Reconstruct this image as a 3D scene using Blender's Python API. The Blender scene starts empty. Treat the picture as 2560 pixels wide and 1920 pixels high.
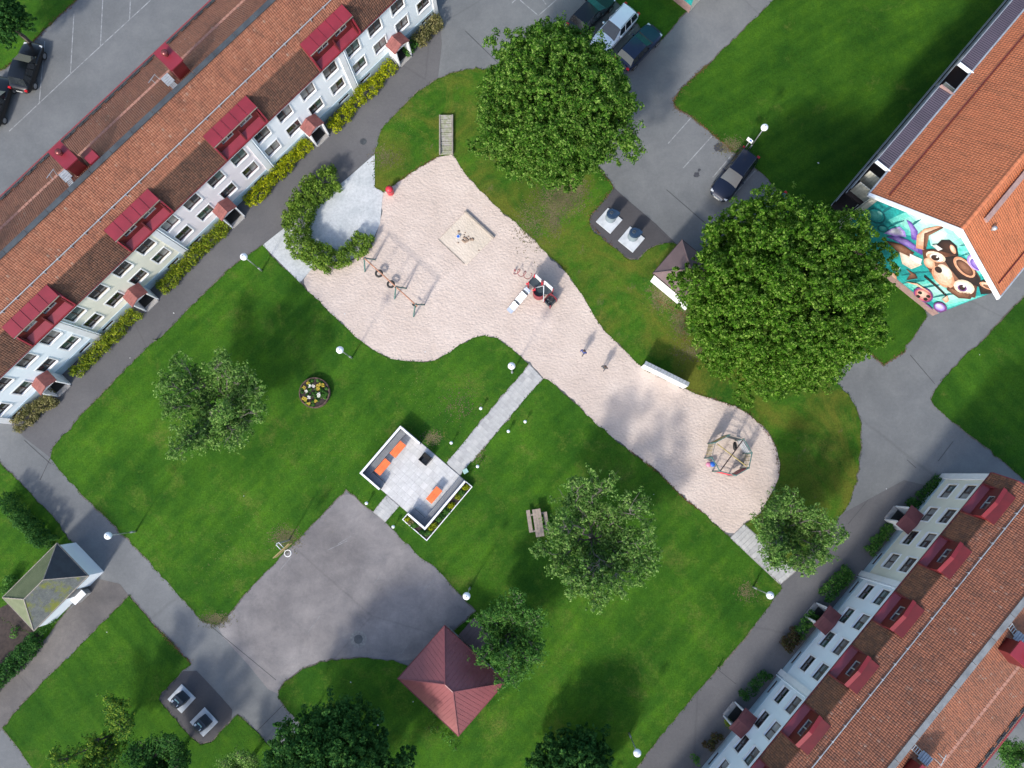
import bpy, bmesh, math, random
import numpy as np
from mathutils import Vector, Matrix, Quaternion
random.seed(7); RNG = np.random.default_rng(11)
R = math.radians; PI = math.pi
scene = bpy.context.scene

# ------------------------------------------------------------------ camera, world, sun
H = 61.0; F = 2000.0
cam_d = bpy.data.cameras.new('camera'); cam = bpy.data.objects.new('camera', cam_d)
scene.collection.objects.link(cam); scene.camera = cam
cam_d.sensor_width = 36; cam_d.lens = F / 2560 * 36; cam_d.clip_end = 5000
_q = Vector((20 / F, -220 / F, -1)).normalized().rotation_difference(Vector((0, 0, -1)))
cam.rotation_mode = 'QUATERNION'; cam.rotation_quaternion = _q; cam.location = (0, 0, H)

SUN_EL, SUN_AZ = R(37), R(240.5)          # azimuth counter-clockwise from +x
world = bpy.data.worlds.new('World'); scene.world = world; world.use_nodes = True
wn = world.node_tree; bg = wn.nodes['Background']
sky = wn.nodes.new('ShaderNodeTexSky'); sky.sky_type = 'NISHITA'; sky.sun_disc = False
sky.sun_elevation = SUN_EL
sky.sun_rotation = math.atan2(math.cos(SUN_AZ), math.sin(SUN_AZ)) % (2 * PI)
sky.air_density = 1.0; sky.dust_density = 2.0
wn.links.new(sky.outputs[0], bg.inputs[0]); bg.inputs[1].default_value = 0.15
sd = bpy.data.lights.new('sun', 'SUN'); sun = bpy.data.objects.new('sun', sd)
scene.collection.objects.link(sun)
sd.energy = 2.0; sd.angle = R(5.0); sd.color = (1.0, 0.95, 0.87)
_sv = Vector((math.cos(SUN_AZ) * math.cos(SUN_EL), math.sin(SUN_AZ) * math.cos(SUN_EL), math.sin(SUN_EL)))
sun.rotation_euler = _sv.to_track_quat('Z', 'Y').to_euler(); sun.location = (_sv * 200)
scene.view_settings.view_transform = 'Standard'; scene.view_settings.look = 'None'
scene.view_settings.gamma = 1; scene.view_settings.use_curve_mapping = False
scene.view_settings.exposure = 1.05
scene.render.engine = 'CYCLES'

# ------------------------------------------------------------------ helpers
col = scene.collection
def P(u, v, z=0.0):
    """ground (or height z) position of a point measured on the survey photograph"""
    r = _q @ Vector(((u - 1280) / F, -(v - 960) / F, -1)); k = (H - z) / -r.z
    return Vector((r.x * k, r.y * k, z))
def PL(pts, z=0.0): return [P(u, v, z) for u, v in pts]

def tag(o, label=None, cat=None, group=None, kind=None):
    if label: o['label'] = label
    if cat: o['category'] = cat
    if group: o['group'] = group
    if kind: o['kind'] = kind
    return o
def thing(name, loc, rz, label, cat, group=None):
    o = bpy.data.objects.new(name, None); col.objects.link(o)
    o.location = loc; o.rotation_euler = (0, 0, rz); o.empty_display_size = .3
    return tag(o, label, cat, group)
def copy_tree(o, parent=None):
    c = o.copy(); col.objects.link(c)
    if parent: c.parent = parent
    for ch in list(o.children): copy_tree(ch, c)
    return c

class MB:
    def __init__(s): s.v = []; s.f = []; s.m = []; s.cm = 0
    def add(s, vs, fs):
        b = len(s.v); s.v.extend([tuple(v) for v in vs])
        for f in fs: s.f.append([b + i for i in f]); s.m.append(s.cm)
        return s
    def box(s, x0, x1, y0, y1, z0, z1):
        return s.add([(x0,y0,z0),(x1,y0,z0),(x1,y1,z0),(x0,y1,z0),(x0,y0,z1),(x1,y0,z1),(x1,y1,z1),(x0,y1,z1)],
              [(0,3,2,1),(4,5,6,7),(0,1,5,4),(1,2,6,5),(2,3,7,6),(3,0,4,7)])
    def prism(s, poly, z0, z1):
        n = len(poly); vs = [(p[0],p[1],z0) for p in poly] + [(p[0],p[1],z1) for p in poly]
        a = sum(poly[i][0]*poly[(i+1)%n][1]-poly[(i+1)%n][0]*poly[i][1] for i in range(n))
        o = list(range(n))
        if a < 0: o = o[::-1]
        fs = [[n+i for i in o], o[::-1]]
        for k in range(n):
            i, j = o[k], o[(k+1)%n]; fs.append([i, j, n+j, n+i])
        return s.add(vs, fs)
    def ext(s, poly, axis, a, b):
        """polygon given in the two other axes, extruded along axis (0=x,1=y)"""
        n = len(poly)
        mk = (lambda p, t: (t, p[0], p[1])) if axis == 0 else (lambda p, t: (p[0], t, p[1]))
        vs = [mk(p, a) for p in poly] + [mk(p, b) for p in poly]
        fs = [list(range(n)), [n+i for i in range(n)][::-1]]
        for i in range(n): j = (i+1) % n; fs.append([j, i, n+i, n+j])
        return s.add(vs, fs)
    def tube(s, p0, p1, r0, r1=None, n=8, cap=True):
        r1 = r0 if r1 is None else r1
        p0 = Vector(p0); p1 = Vector(p1); d = (p1-p0)
        if d.length < 1e-6: return s
        q = Vector((0,0,1)).rotation_difference(d.normalized())
        vs = []
        for p, r in ((p0, r0), (p1, r1)):
            for i in range(n):
                a = 2*PI*i/n; vs.append(p + q @ Vector((math.cos(a)*r, math.sin(a)*r, 0)))
        fs = [(i, (i+1)%n, n+(i+1)%n, n+i) for i in range(n)]
        if cap: fs += [tuple(range(n))[::-1], tuple(range(n, 2*n))]
        return s.add(vs, fs)
    def path(s, pts, r, n=6):
        for a, b in zip(pts, pts[1:]): s.tube(a, b, r, r, n)
        return s
    def sphere(s, c, r, n=12, m=8, zs=1.0, z_lo=-1.0):
        c = Vector(c); vs = []; fs = []
        for j in range(m+1):
            t = -PI/2 + PI*j/m
            if math.sin(t) < z_lo: t = math.asin(z_lo)
            for i in range(n):
                a = 2*PI*i/n; vs.append((c.x+r*math.cos(t)*math.cos(a), c.y+r*math.cos(t)*math.sin(a), c.z+r*zs*math.sin(t)))
        for j in range(m):
            for i in range(n): fs.append((j*n+i, j*n+(i+1)%n, (j+1)*n+(i+1)%n, (j+1)*n+i))
        return s.add(vs, fs)
    def torus(s, c, R0, r, n=20, m=8, tilt=None):
        vs = []; fs = []; c = Vector(c)
        for i in range(n):
            a = 2*PI*i/n
            for j in range(m):
                b = 2*PI*j/m; p = Vector(((R0+r*math.cos(b))*math.cos(a), (R0+r*math.cos(b))*math.sin(a), r*math.sin(b)))
                if tilt: p = tilt @ p
                vs.append(c+p)
        for i in range(n):
            for j in range(m): fs.append((i*m+j, ((i+1)%n)*m+j, ((i+1)%n)*m+(j+1)%m, i*m+(j+1)%m))
        return s.add(vs, fs)
    def build(s, name, mats, parent=None, smooth=False, bevel=0):
        me = bpy.data.meshes.new(name); me.from_pydata(s.v, [], s.f)
        for m in (mats if isinstance(mats, (list, tuple)) else [mats]): me.materials.append(m)
        if any(s.m): me.polygons.foreach_set('material_index', s.m)
        if smooth: me.polygons.foreach_set('use_smooth', [True]*len(me.polygons))
        me.update(); o = bpy.data.objects.new(name, me); col.objects.link(o)
        if parent: o.parent = parent
        if bevel:
            b = o.modifiers.new('bevel', 'BEVEL'); b.width = bevel; b.segments = 2; b.limit_method = 'ANGLE'
        return o
def numesh(name, verts, quads, mat, parent=None, smooth=False):
    me = bpy.data.meshes.new(name); nv, nf = len(verts), len(quads)
    me.vertices.add(nv); me.vertices.foreach_set('co', np.asarray(verts, np.float32).ravel())
    k = quads.shape[1]
    me.loops.add(nf*k); me.loops.foreach_set('vertex_index', np.asarray(quads, np.int32).ravel())
    me.polygons.add(nf); me.polygons.foreach_set('loop_start', np.arange(0, nf*k, k, dtype=np.int32))
    me.polygons.foreach_set('loop_total', np.full(nf, k, np.int32))
    if smooth: me.polygons.foreach_set('use_smooth', np.ones(nf, bool))
    me.materials.append(mat); me.update(calc_edges=True); me.validate()
    o = bpy.data.objects.new(name, me); col.objects.link(o)
    if parent: o.parent = parent
    return o

# ------------------------------------------------------------------ materials
def ramp(nt, fac, stops):
    r = nt.nodes.new('ShaderNodeValToRGB'); el = r.color_ramp.elements
    while len(el) < len(stops): el.new(0.5)
    for e, (p, c) in zip(el, stops): e.position = p; e.color = (*c, 1)
    nt.links.new(fac, r.inputs[0]); return r.outputs[0]
def noise(nt, vec, scale, detail=4, rough=.55, dist=0):
    n = nt.nodes.new('ShaderNodeTexNoise'); n.inputs['Scale'].default_value = scale
    n.inputs['Detail'].default_value = detail; n.inputs['Roughness'].default_value = rough
    n.inputs['Distortion'].default_value = dist
    nt.links.new(vec, n.inputs['Vector']); return n.outputs[0]
def mix(nt, fac, a, b, mode='MIX'):
    m = nt.nodes.new('ShaderNodeMix'); m.data_type = 'RGBA'; m.blend_type = mode
    for sock, val in ((m.inputs[0], fac), (m.inputs[6], a), (m.inputs[7], b)):
        if isinstance(val, (int, float)): sock.default_value = val
        elif isinstance(val, tuple): sock.default_value = (*val, 1)
        else: nt.links.new(val, sock)
    return m.outputs[2]
def newmat(name):
    m = bpy.data.materials.new(name); m.use_nodes = True; nt = m.node_tree
    b = nt.nodes['Principled BSDF']; tc = nt.nodes.new('ShaderNodeTexCoord')
    geo = nt.nodes.new('ShaderNodeNewGeometry')
    return m, nt, b, tc.outputs['Object'], geo
def bump(nt, b, h, strength, dist):
    n = nt.nodes.new('ShaderNodeBump'); n.inputs['Strength'].default_value = strength
    n.inputs['Distance'].default_value = dist; nt.links.new(h, n.inputs['Height']); nt.links.new(n.outputs[0], b.inputs['Normal'])
def pm(name, c, c2=None, scale=3, rough=.7, bmp=0, bscale=40, metal=0, island=None, streak=None, fine=0.12, spec=None):
    """painted / plain surface: two-tone noise, fine grain, optional bump, optional per-piece colours"""
    m, nt, b, vec, geo = newmat(name)
    c2 = c2 or tuple(x*.78 for x in c)
    n1 = noise(nt, vec, scale, 5, .6); out = ramp(nt, n1, [(.35, c2), (.62, c)])
    if island:
        mx = mix(nt, .62, out, ramp(nt, geo.outputs['Random Per Island'], island)); out = mx
        sm = nt.nodes.new('ShaderNodeMapping'); sm.inputs['Scale'].default_value = (1.6, .45, .45); nt.links.new(vec, sm.inputs[0])
        out = mix(nt, .75, out, ramp(nt, noise(nt, sm.outputs[0], 1.3, 6, .7, .4), [(.32, (.33,.36,.37)), (.5, (.5,.5,.5)), (.72, (.59,.57,.55))]), 'OVERLAY')
    if fine:
        n2 = noise(nt, vec, bscale, 3, .7)
        out = mix(nt, fine, out, ramp(nt, n2, [(.3, (0,0,0)), (.7, (1,1,1))]), 'OVERLAY')
    nt.links.new(out, b.inputs['Base Color']); b.inputs['Roughness'].default_value = rough
    b.inputs['Metallic'].default_value = metal
    if spec is not None: b.inputs['Specular IOR Level'].default_value = spec
    if bmp: bump(nt, b, noise(nt, vec, bscale, 4, .65), bmp, .02)
    return m
def glass(name, c=(.02,.025,.03), rough=.08):
    m, nt, b, vec, geo = newmat(name)
    out = ramp(nt, noise(nt, vec, .9, 3), [(.3, c), (.7, tuple(x*1.9+.004 for x in c))])
    nt.links.new(out, b.inputs['Base Color']); b.inputs['Roughness'].default_value = rough
    b.inputs['Specular IOR Level'].default_value = .6; b.inputs['Coat Weight'].default_value = .3
    return m
def leafmat(name, cols, var=.25, bigscale=.5, trans=.35):
    m, nt, b, vec, geo = newmat(name)
    n = len(cols); st = [((i+.5)/n, c) for i, c in enumerate(cols)]
    a = ramp(nt, geo.outputs['Random Per Island'], st)
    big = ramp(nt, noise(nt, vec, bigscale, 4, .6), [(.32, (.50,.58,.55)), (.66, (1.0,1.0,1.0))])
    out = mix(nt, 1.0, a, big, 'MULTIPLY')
    nt.links.new(out, b.inputs['Base Color']); b.inputs['Roughness'].default_value = .65
    b.inputs['Specular IOR Level'].default_value = .05
    t = nt.nodes.new('ShaderNodeBsdfTranslucent'); nt.links.new(out, t.inputs[0])
    ms = nt.nodes.new('ShaderNodeMixShader'); ms.inputs[0].default_value = trans
    o = nt.nodes['Material Output']; nt.links.new(b.outputs[0], ms.inputs[1]); nt.links.new(t.outputs[0], ms.inputs[2])
    nt.links.new(ms.outputs[0], o.inputs[0]); return m

def lawn_material(name, dry=.5, yellow=0.0, stripe_ang=0.8, seed=0, dark=1.0):
    m, nt, b, vec, geo = newmat(name)
    mp = nt.nodes.new('ShaderNodeMapping'); mp.inputs['Location'].default_value = (seed*13.7, seed*7.1, 0)
    nt.links.new(vec, mp.inputs[0]); v = mp.outputs[0]
    g1 = tuple(x*dark for x in (.024,.077,.010)); g2 = tuple(x*dark for x in (.049,.127,.013))
    base = ramp(nt, noise(nt, v, .16, 5, .6), [(.35, g1), (.65, g2)])
    blot = ramp(nt, noise(nt, v, 1.1, 6, .68), [(.28, (.36,.42,.5)), (.5, (.5,.5,.5)), (.72, (.66,.60,.46))])
    out = mix(nt, .9, base, blot, 'OVERLAY')
    # mowing streaks
    mp1 = nt.nodes.new('ShaderNodeMapping'); mp1.inputs['Rotation'].default_value = (0, 0, -stripe_ang); nt.links.new(v, mp1.inputs[0])
    mp2 = nt.nodes.new('ShaderNodeMapping'); mp2.inputs['Scale'].default_value = (.10, 1.1, 1); nt.links.new(mp1.outputs[0], mp2.inputs[0])
    st = ramp(nt, noise(nt, mp2.outputs[0], 1.0, 4, .55, .3), [(.38, (.36,.40,.40)), (.62, (.62,.58,.52))])
    out = mix(nt, .6, out, st, 'OVERLAY')
    # dry and bare spots
    d = noise(nt, v, .33, 8, .72, .4)
    dm = ramp(nt, d, [(.60-.1*dry, (0,0,0)), (.76-.06*dry, (1,1,1))])
    fm = mix(nt, 1.0, dm, ramp(nt, noise(nt, v, 7, 4, .7), [(.35, (0,0,0)), (.6, (.8,.8,.8))]), 'MULTIPLY')
    out = mix(nt, fm, out, (.15+.03*yellow, .15, .04))
    cl = mix(nt, 1.0, ramp(nt, noise(nt, v, .7, 6, .7, .6), [(.52, (0,0,0)), (.66, (.85,.85,.85))]), ramp(nt, noise(nt, v, 5.5, 5, .8), [(.42, (0,0,0)), (.6, (1,1,1))]), 'MULTIPLY')
    cl = mix(nt, 1.0, cl, (min(1, dry*1.5),)*3, 'MULTIPLY'); out = mix(nt, cl, out, (.095,.145,.022))
    dk = ramp(nt, noise(nt, v, .45, 6, .7, .7), [(.28, (.5,.5,.5)), (.42, (0,0,0))])
    out = mix(nt, dk, out, (.018,.064,.009))
    if yellow:
        ym = ramp(nt, noise(nt, v, .22, 6, .7, .8), [(.44, (0,0,0)), (.62, (yellow,)*3)])
        out = mix(nt, ym, out, (.11, .12, .02))
        bm = ramp(nt, noise(nt, v, .55, 7, .75, .5), [(.60, (0,0,0)), (.70, (yellow*.8,)*3)])
        out = mix(nt, bm, out, (.15, .11, .075))
    fine = noise(nt, v, 9, 5, .8)
    out = mix(nt, .75, out, ramp(nt, fine, [(.25, (.22,.22,.22)), (.75, (.78,.78,.72))]), 'OVERLAY')
    fl = ramp(nt, noise(nt, v, 28, 2, .6), [(.3, (.3,.3,.3)), (.7, (.72,.72,.68))])
    out = mix(nt, .5, out, fl, 'OVERLAY')
    nt.links.new(out, b.inputs['Base Color']); b.inputs['Roughness'].default_value = .85
    b.inputs['Specular IOR Level'].default_value = .03
    bump(nt, b, noise(nt, v, 14, 5, .8), .8, .05); return m
def asphalt_material(name, c1, c2, patch=.35, stain=.5):
    m, nt, b, v, geo = newmat(name)
    out = ramp(nt, noise(nt, v, .09, 5, .6, .3), [(.35, c1), (.66, c2)])
    out = mix(nt, stain, out, ramp(nt, noise(nt, v, .55, 8, .72, .35), [(.28, (.36,.37,.385)), (.5, (.5,.5,.5)), (.72, (.66,.655,.64))]), 'OVERLAY')
    # wheel-track streaks
    out = mix(nt, .5, out, ramp(nt, noise(nt, v, 5, 6, .8), [(.3, (.4,.4,.4)), (.7, (.6,.6,.6))]), 'OVERLAY')
    out = mix(nt, .45, out, ramp(nt, noise(nt, v, 45, 2, .6), [(.3, (.3,.3,.3)), (.7, (.7,.7,.7))]), 'OVERLAY')
    # cracks and stains
    w = nt.nodes.new('ShaderNodeTexVoronoi'); w.feature = 'DISTANCE_TO_EDGE'; w.inputs['Scale'].default_value = .05
    nt.links.new(mix(nt, .12, v, noise_col(nt, v, .8)), w.inputs['Vector'])
    cr = ramp(nt, w.outputs[0], [(.0, (.82,.82,.82)), (.004, (1,1,1))])
    out = mix(nt, .8, out, cr, 'MULTIPLY')
    nt.links.new(out, b.inputs['Base Color']); b.inputs['Roughness'].default_value = .88
    bump(nt, b, noise(nt, v, 50, 3, .7), .35, .01); return m
def noise_col(nt, vec, scale):
    n = nt.nodes.new('ShaderNodeTexNoise'); n.inputs['Scale'].default_value = scale; n.inputs['Detail'].default_value = 3
    nt.links.new(vec, n.inputs['Vector']); return n.outputs[1]

M = {}
M['lawn'] = lawn_material('lawn_grass', .55, 0, .8, 1)
M['lawn2'] = lawn_material('lawn_grass_even', .15, 0, 2.3, 2, .92)
M['lawn_dry'] = lawn_material('lawn_grass_dry', .9, .85, .6, 3)
M['lawn_mown'] = lawn_material('lawn_grass_mown', .05, 0, .55, 4, .85)
M['asphalt'] = asphalt_material('road_asphalt', (.112,.118,.122), (.152,.158,.162))
M['asphalt_walk'] = asphalt_material('walk_asphalt', (.086,.085,.090), (.112,.110,.114), stain=.3)
M['asphalt_court'] = asphalt_material('court_asphalt', (.13,.121,.122), (.265,.248,.245), stain=.95)
M['asphalt_dark'] = asphalt_material('pad_asphalt', (.05,.048,.052), (.078,.073,.078))
M['asphalt_drive'] = asphalt_material('drive_asphalt', (.075,.07,.07), (.15,.135,.125), stain=.9)
M['paint'] = pm('road_paint', (.30,.31,.32), (.15,.155,.16), 3, .8, 0, 30)
M['stain'] = pm('oil_stained_asphalt', (.055,.055,.062), (.035,.035,.04), 6, .6)
M['fl_w'] = pm('scrap_paper', (.6,.62,.63), None, 5, .8); M['straw'] = pm('dry_straw', (.32,.30,.12), (.24,.2,.08), 5, .9)
M['soil'] = pm('garden_soil', (.05,.035,.03), (.025,.018,.016), 4, .95, .6, 12)
M['white_stone'] = pm('white_concrete', (.50,.53,.56), (.38,.41,.44), 1.5, .8, .15, 30)
M['path_slab'] = pm('path_slab', (.46,.46,.455), (.36,.36,.36), 6, .85, .2, 35, island=[(.1,(.36,.36,.355)),(.5,(.45,.45,.445)),(.9,(.52,.515,.5))])
M['patio_slab'] = pm('patio_slab', (.58,.575,.57), (.49,.485,.48), 5, .85, .15, 30, island=[(.1,(.50,.495,.49)),(.9,(.62,.615,.61))])

def plaza_material():
    m, nt, b, v, geo = newmat('plaza_stone')
    out = ramp(nt, noise(nt, v, .5, 6, .65), [(.33, (.36,.385,.395)), (.65, (.48,.495,.50))])
    out = mix(nt, .7, out, ramp(nt, noise(nt, v, 5, 5, .8), [(.3, (.36,.37,.38)), (.6, (.59,.59,.59))]), 'OVERLAY')
    sp = ramp(nt, noise(nt, v, 14, 3, .7), [(.30, (.5,.5,.52)), (.42, (1,1,1))])
    out = mix(nt, .6, out, sp, 'MULTIPLY')
    nt.links.new(out, b.inputs['Base Color']); b.inputs['Roughness'].default_value = .85; return m
M['plaza'] = plaza_material()
def sand_material(name, c1, c2, foot=1.0):
    m, nt, b, v, geo = newmat(name)
    out = ramp(nt, noise(nt, v, .25, 5, .6), [(.35, c1), (.65, c2)])
    out = mix(nt, .35, out, ramp(nt, noise(nt, v, .8, 7, .7, .8), [(.3, (.42,.41,.40)), (.65, (.56,.555,.55))]), 'OVERLAY')
    spk = ramp(nt, noise(nt, v, 11, 3, .8), [(.24, (.62,.58,.56)), (.34, (1,1,1))]); out = mix(nt, .8, out, spk, 'MULTIPLY')
    mp = nt.nodes.new('ShaderNodeMapping'); mp.inputs['Rotation'].default_value = (0, 0, .75)
    mp.inputs['Scale'].default_value = (1, 1.35, 1); nt.links.new(v, mp.inputs[0])
    vo = nt.nodes.new('ShaderNodeTexVoronoi'); vo.feature = 'SMOOTH_F1'; vo.inputs['Scale'].default_value = 4.6
    vo.inputs['Smoothness'].default_value = .6; nt.links.new(mp.outputs[0], vo.inputs['Vector'])
    n5 = noise(nt, mp.outputs[0], 8.5, 4, .6, .6)
    out = mix(nt, .12, out, ramp(nt, n5, [(.3, (.3,.3,.3)), (.6, (.6,.6,.6))]), 'OVERLAY')
    nt.links.new(out, b.inputs['Base Color']); b.inputs['Roughness'].default_value = .95
    b.inputs['Specular IOR Level'].default_value = .1
    ad = nt.nodes.new('ShaderNodeMath'); ad.operation = 'ADD'
    nt.links.new(vo.outputs[0], ad.inputs[0]); nt.links.new(n5, ad.inputs[1])
    bump(nt, b, ad.outputs[0], foot, .12); return m
M['sand'] = sand_material('play_sand', (.475,.395,.345), (.55,.465,.41), .32)
M['pit_sand'] = sand_material('pit_sand', (.50,.44,.36), (.58,.50,.42), .25)
M['wet_sand'] = sand_material('wet_sand', (.22,.16,.12), (.32,.24,.18), .6)

tile_or = [(.0,(.15,.06,.037)),(.12,(.215,.082,.046)),(.45,(.26,.10,.055)),(.8,(.30,.12,.066)),(.985,(.33,.15,.09)),(1.,(.33,.25,.19))]
M['tile'] = pm('clay_tile', (.34,.13,.075), (.25,.092,.055), .35, .8, 0, 20, island=tile_or)
M['tile_old'] = pm('dark_brown_tile', (.16,.072,.045), (.10,.05,.034), .45, .85, 0, 20, island=[(.0,(.07,.038,.028)),(.4,(.12,.055,.036)),(.8,(.165,.075,.045)),(1.,(.20,.10,.065))])  # darker brown tile for the steep lower slope of the left terrace
M['tile_r'] = pm('clay_tile_dull', (.33,.12,.065), (.19,.08,.05), .4, .8, 0, 20,
    island=[(.0,(.14,.065,.045)),(.2,(.19,.075,.046)),(.5,(.245,.09,.05)),(.96,(.285,.108,.058)),(1.,(.27,.18,.14))])
M['tile_mid'] = pm('mid_brown_tile', (.22,.09,.05), (.12,.062,.045), .55, .85, 0, 20, island=[(.0,(.11,.055,.04)),(.4,(.18,.078,.045)),(.8,(.24,.10,.052)),(1.,(.28,.125,.07))])  # browner tile for the steep lower slope of the right terrace
M['tile_new'] = pm('new_clay_tile', (.50,.16,.068), (.44,.135,.058), .4, .7, 0, 20, island=[(.1,(.47,.148,.063)),(.9,(.53,.175,.075))])
M['ridge_tile'] = pm('ridge_tile', (.36,.18,.13), (.29,.15,.11), 4, .8)
M['red_metal'] = pm('crimson_metal', (.225,.021,.034), (.18,.017,.027), .8, .42, 0, 20, fine=.05)
M['dark_red'] = pm('dark_red_cladding', (.115,.010,.012), (.085,.008,.010), 1.2, .5, 0, 20)
M['grey_metal'] = pm('grey_metal', (.075,.085,.09), (.05,.055,.06), 1.5, .5, 0, 20, metal=.2)
M['mid_metal'] = pm('pale_walkway_metal', (.22,.235,.24), (.15,.16,.165), 1.5, .5, 0, 20, metal=.2)
M['light_metal'] = pm('galvanised_metal', (.45,.48,.5), (.34,.36,.38), 3, .4, 0, 30, metal=.4)
M['white'] = pm('white_paint', (.78,.79,.80), (.70,.71,.72), 1.2, .6, 0, 20, fine=.05)
M['wall_blue'] = pm('pale_blue_render', (.79,.85,.90), (.76,.82,.87), .7, .85, .1, 30, fine=.05)
M['wall_white'] = pm('white_render', (.80,.83,.86), (.76,.79,.82), .7, .85, .1, 30, fine=.05)
M['wall_pink'] = pm('pale_pink_render', (.76,.70,.72), (.71,.65,.67), .7, .85, .1, 30, fine=.05)
M['wall_cream'] = pm('cream_render', (.76,.735,.62), (.70,.68,.57), .7, .85, .1, 30, fine=.05)
M['plinth'] = pm('grey_blue_plinth', (.40,.50,.56), (.32,.42,.48), 1, .85, .1, 30)
M['frame_brown'] = pm('dark_brown_frame', (.055,.028,.024), None, 3, .5)
M['pane'] = [glass('dark_window_glass', (.012,.015,.017)), glass('curtained_glass', (.07,.065,.06), .2),
             glass('green_tinted_glass', (.03,.055,.05)), glass('pale_blind_glass', (.16,.155,.15), .3)]
M['door'] = pm('dark_door', (.03,.03,.032), None, 3, .4)
M['porch_tile'] = pm('porch_roof_red', (.27,.095,.085), (.19,.065,.06), 3, .7, .2, 20)
M['porch_maroon'] = pm('porch_roof_maroon', (.16,.05,.055), (.12,.04,.045), 2, .6)
M['step'] = pm('concrete_step', (.32,.31,.30), (.24,.23,.22), 4, .9, .2, 25)
M['black'] = pm('black_metal', (.012,.012,.014), None, 3, .4)
M['lamp'] = pm('lamp_globe_plastic', (.82,.85,.87), (.78,.81,.84), 1, .25, 0, 20, fine=.0, spec=.6)
M['pole'] = pm('galvanised_pole', (.48,.5,.52), (.38,.40,.42), 3, .35, 0, 20, metal=.5)
M['green_pole'] = pm('green_painted_wood', (.07,.16,.15), (.05,.12,.11), 4, .6)
M['orange_wood'] = pm('orange_brown_wood', (.42,.2,.12), (.3,.14,.08), 5, .6)
M['orange'] = pm('orange_laminate', (.85,.17,.045), (.78,.14,.035), 2, .5, 0, 20, fine=.04)
M['bench'] = pm('grey_bench_composite', (.21,.22,.235), (.16,.17,.185), 2, .6)
M['rubber'] = pm('tyre_rubber', (.018,.018,.018), None, 5, .7)
M['red'] = pm('red_plastic', (.60,.035,.055), (.5,.028,.045), 3, .4)
M['red_dull'] = pm('worn_red_panel', (.26,.035,.045), (.18,.03,.04), 3, .5)
M['navy_floor'] = pm('dark_rubber_platform', (.03,.045,.055), (.02,.03,.04), 3, .7)
M['slide'] = pm('stainless_slide', (.75,.78,.82), (.66,.70,.76), 2, .25, 0, 20, metal=.6, fine=0)
M['yellow'] = pm('yellow_rope', (.33,.26,.10), (.26,.2,.07), 6, .7)
M['wood_grey'] = pm('weathered_wood', (.30,.265,.23), (.2,.175,.15), 5, .85, .3, 30)
M['wood_plank'] = pm('picnic_table_wood', (.32,.26,.21), (.23,.19,.165), 5, .8, .3, 30)
M['blue_toy'] = pm('blue_plastic', (.02,.13,.55), None, 3, .4)
M['pink_toy'] = pm('pink_plastic', (.62,.22,.33), None, 3, .4)
M['navy'] = pm('navy_cloth', (.02,.045,.2), None, 6, .8)
M['teal_box'] = pm('pale_teal_box', (.35,.55,.50), None, 3, .5)
M['moss_roof'] = None
M['bin_grey'] = pm('bin_grey_shell', (.20,.25,.28), (.17,.21,.24), 3, .5)
M['bin_blue'] = pm('bin_dark_blue_lid', (.018,.042,.085), (.014,.03,.06), 3, .4)
M['bin_dark'] = pm('bin_dark_shell', (.03,.04,.055), None, 3, .5)
M['pavilion'] = pm('brick_red_metal_roof', (.21,.062,.067), (.175,.052,.057), .8, .42, 0, 20, fine=.04)
M['brown_roof'] = pm('brown_felt_roof', (.15,.105,.105), (.115,.08,.082), 1, .85, .3, 25)
M['cream_clad'] = pm('cream_cladding', (.62,.60,.50), (.5,.49,.41), 3, .7)
M['mauve_roof'] = pm('mauve_corrugated_roof', (.055,.042,.062), (.042,.033,.05), .6, .6, 0, 20)
M['dark_brown'] = pm('dark_brown_timber', (.035,.022,.02), None, 3, .7)
M['plinth_pink'] = pm('pink_brown_plinth', (.32,.21,.19), (.25,.16,.15), 3, .85, .2, 25)
M['skin'] = pm('skin', (.48,.27,.19), None, 8, .6)
M['hair'] = pm('brown_hair', (.05,.03,.02), None, 12, .6)
M['jeans'] = pm('grey_trousers', (.09,.095,.11), None, 8, .8)
M['grey_cloth'] = pm('dark_grey_jacket', (.065,.07,.075), None, 8, .8)
M['bark'] = pm('grey_bark', (.15,.135,.115), (.075,.068,.058), 5, .9, .5, 14)
M['bark_dark'] = pm('dark_bark', (.10,.08,.065), (.06,.05,.04), 5, .9, .5, 14)
M['leaf_big'] = leafmat('broad_leaf', [(.040,.12,.008),(.070,.18,.012),(.11,.24,.018),(.25,.39,.07)], bigscale=.7)
M['leaf_big2'] = leafmat('broad_leaf_b', [(.036,.11,.012),(.064,.17,.016),(.11,.235,.024),(.24,.37,.08)], bigscale=.8)
M['leaf_pale'] = leafmat('small_grey_green_leaf', [(.075,.185,.034),(.135,.275,.052),(.205,.36,.078),(.30,.44,.13)], bigscale=.9)
M['leaf_mid'] = leafmat('mid_green_leaf', [(.05,.16,.03),(.09,.23,.045),(.15,.30,.06)], bigscale=.9)
M['leaf_dark'] = leafmat('dark_green_leaf', [(.028,.10,.025),(.05,.145,.032),(.085,.20,.042)], bigscale=.9)
M['leaf_hedge'] = leafmat('hedge_leaf', [(.10,.19,.025),(.17,.29,.035),(.27,.38,.06)], bigscale=1.2)
M['leaf_yellow'] = leafmat('yellow_green_leaf', [(.16,.24,.015),(.36,.40,.015),(.60,.58,.02),(.45,.48,.02)], bigscale=1.5)
M['leaf_yg'] = leafmat('yellowish_leaf', [(.13,.21,.02),(.24,.31,.025),(.42,.44,.04)], bigscale=1.5)
M['leaf_tip'] = leafmat('yellow_tipped_leaf', [(.05,.15,.03),(.09,.21,.035),(.16,.29,.04),(.30,.40,.05)], bigscale=1.5)
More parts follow.
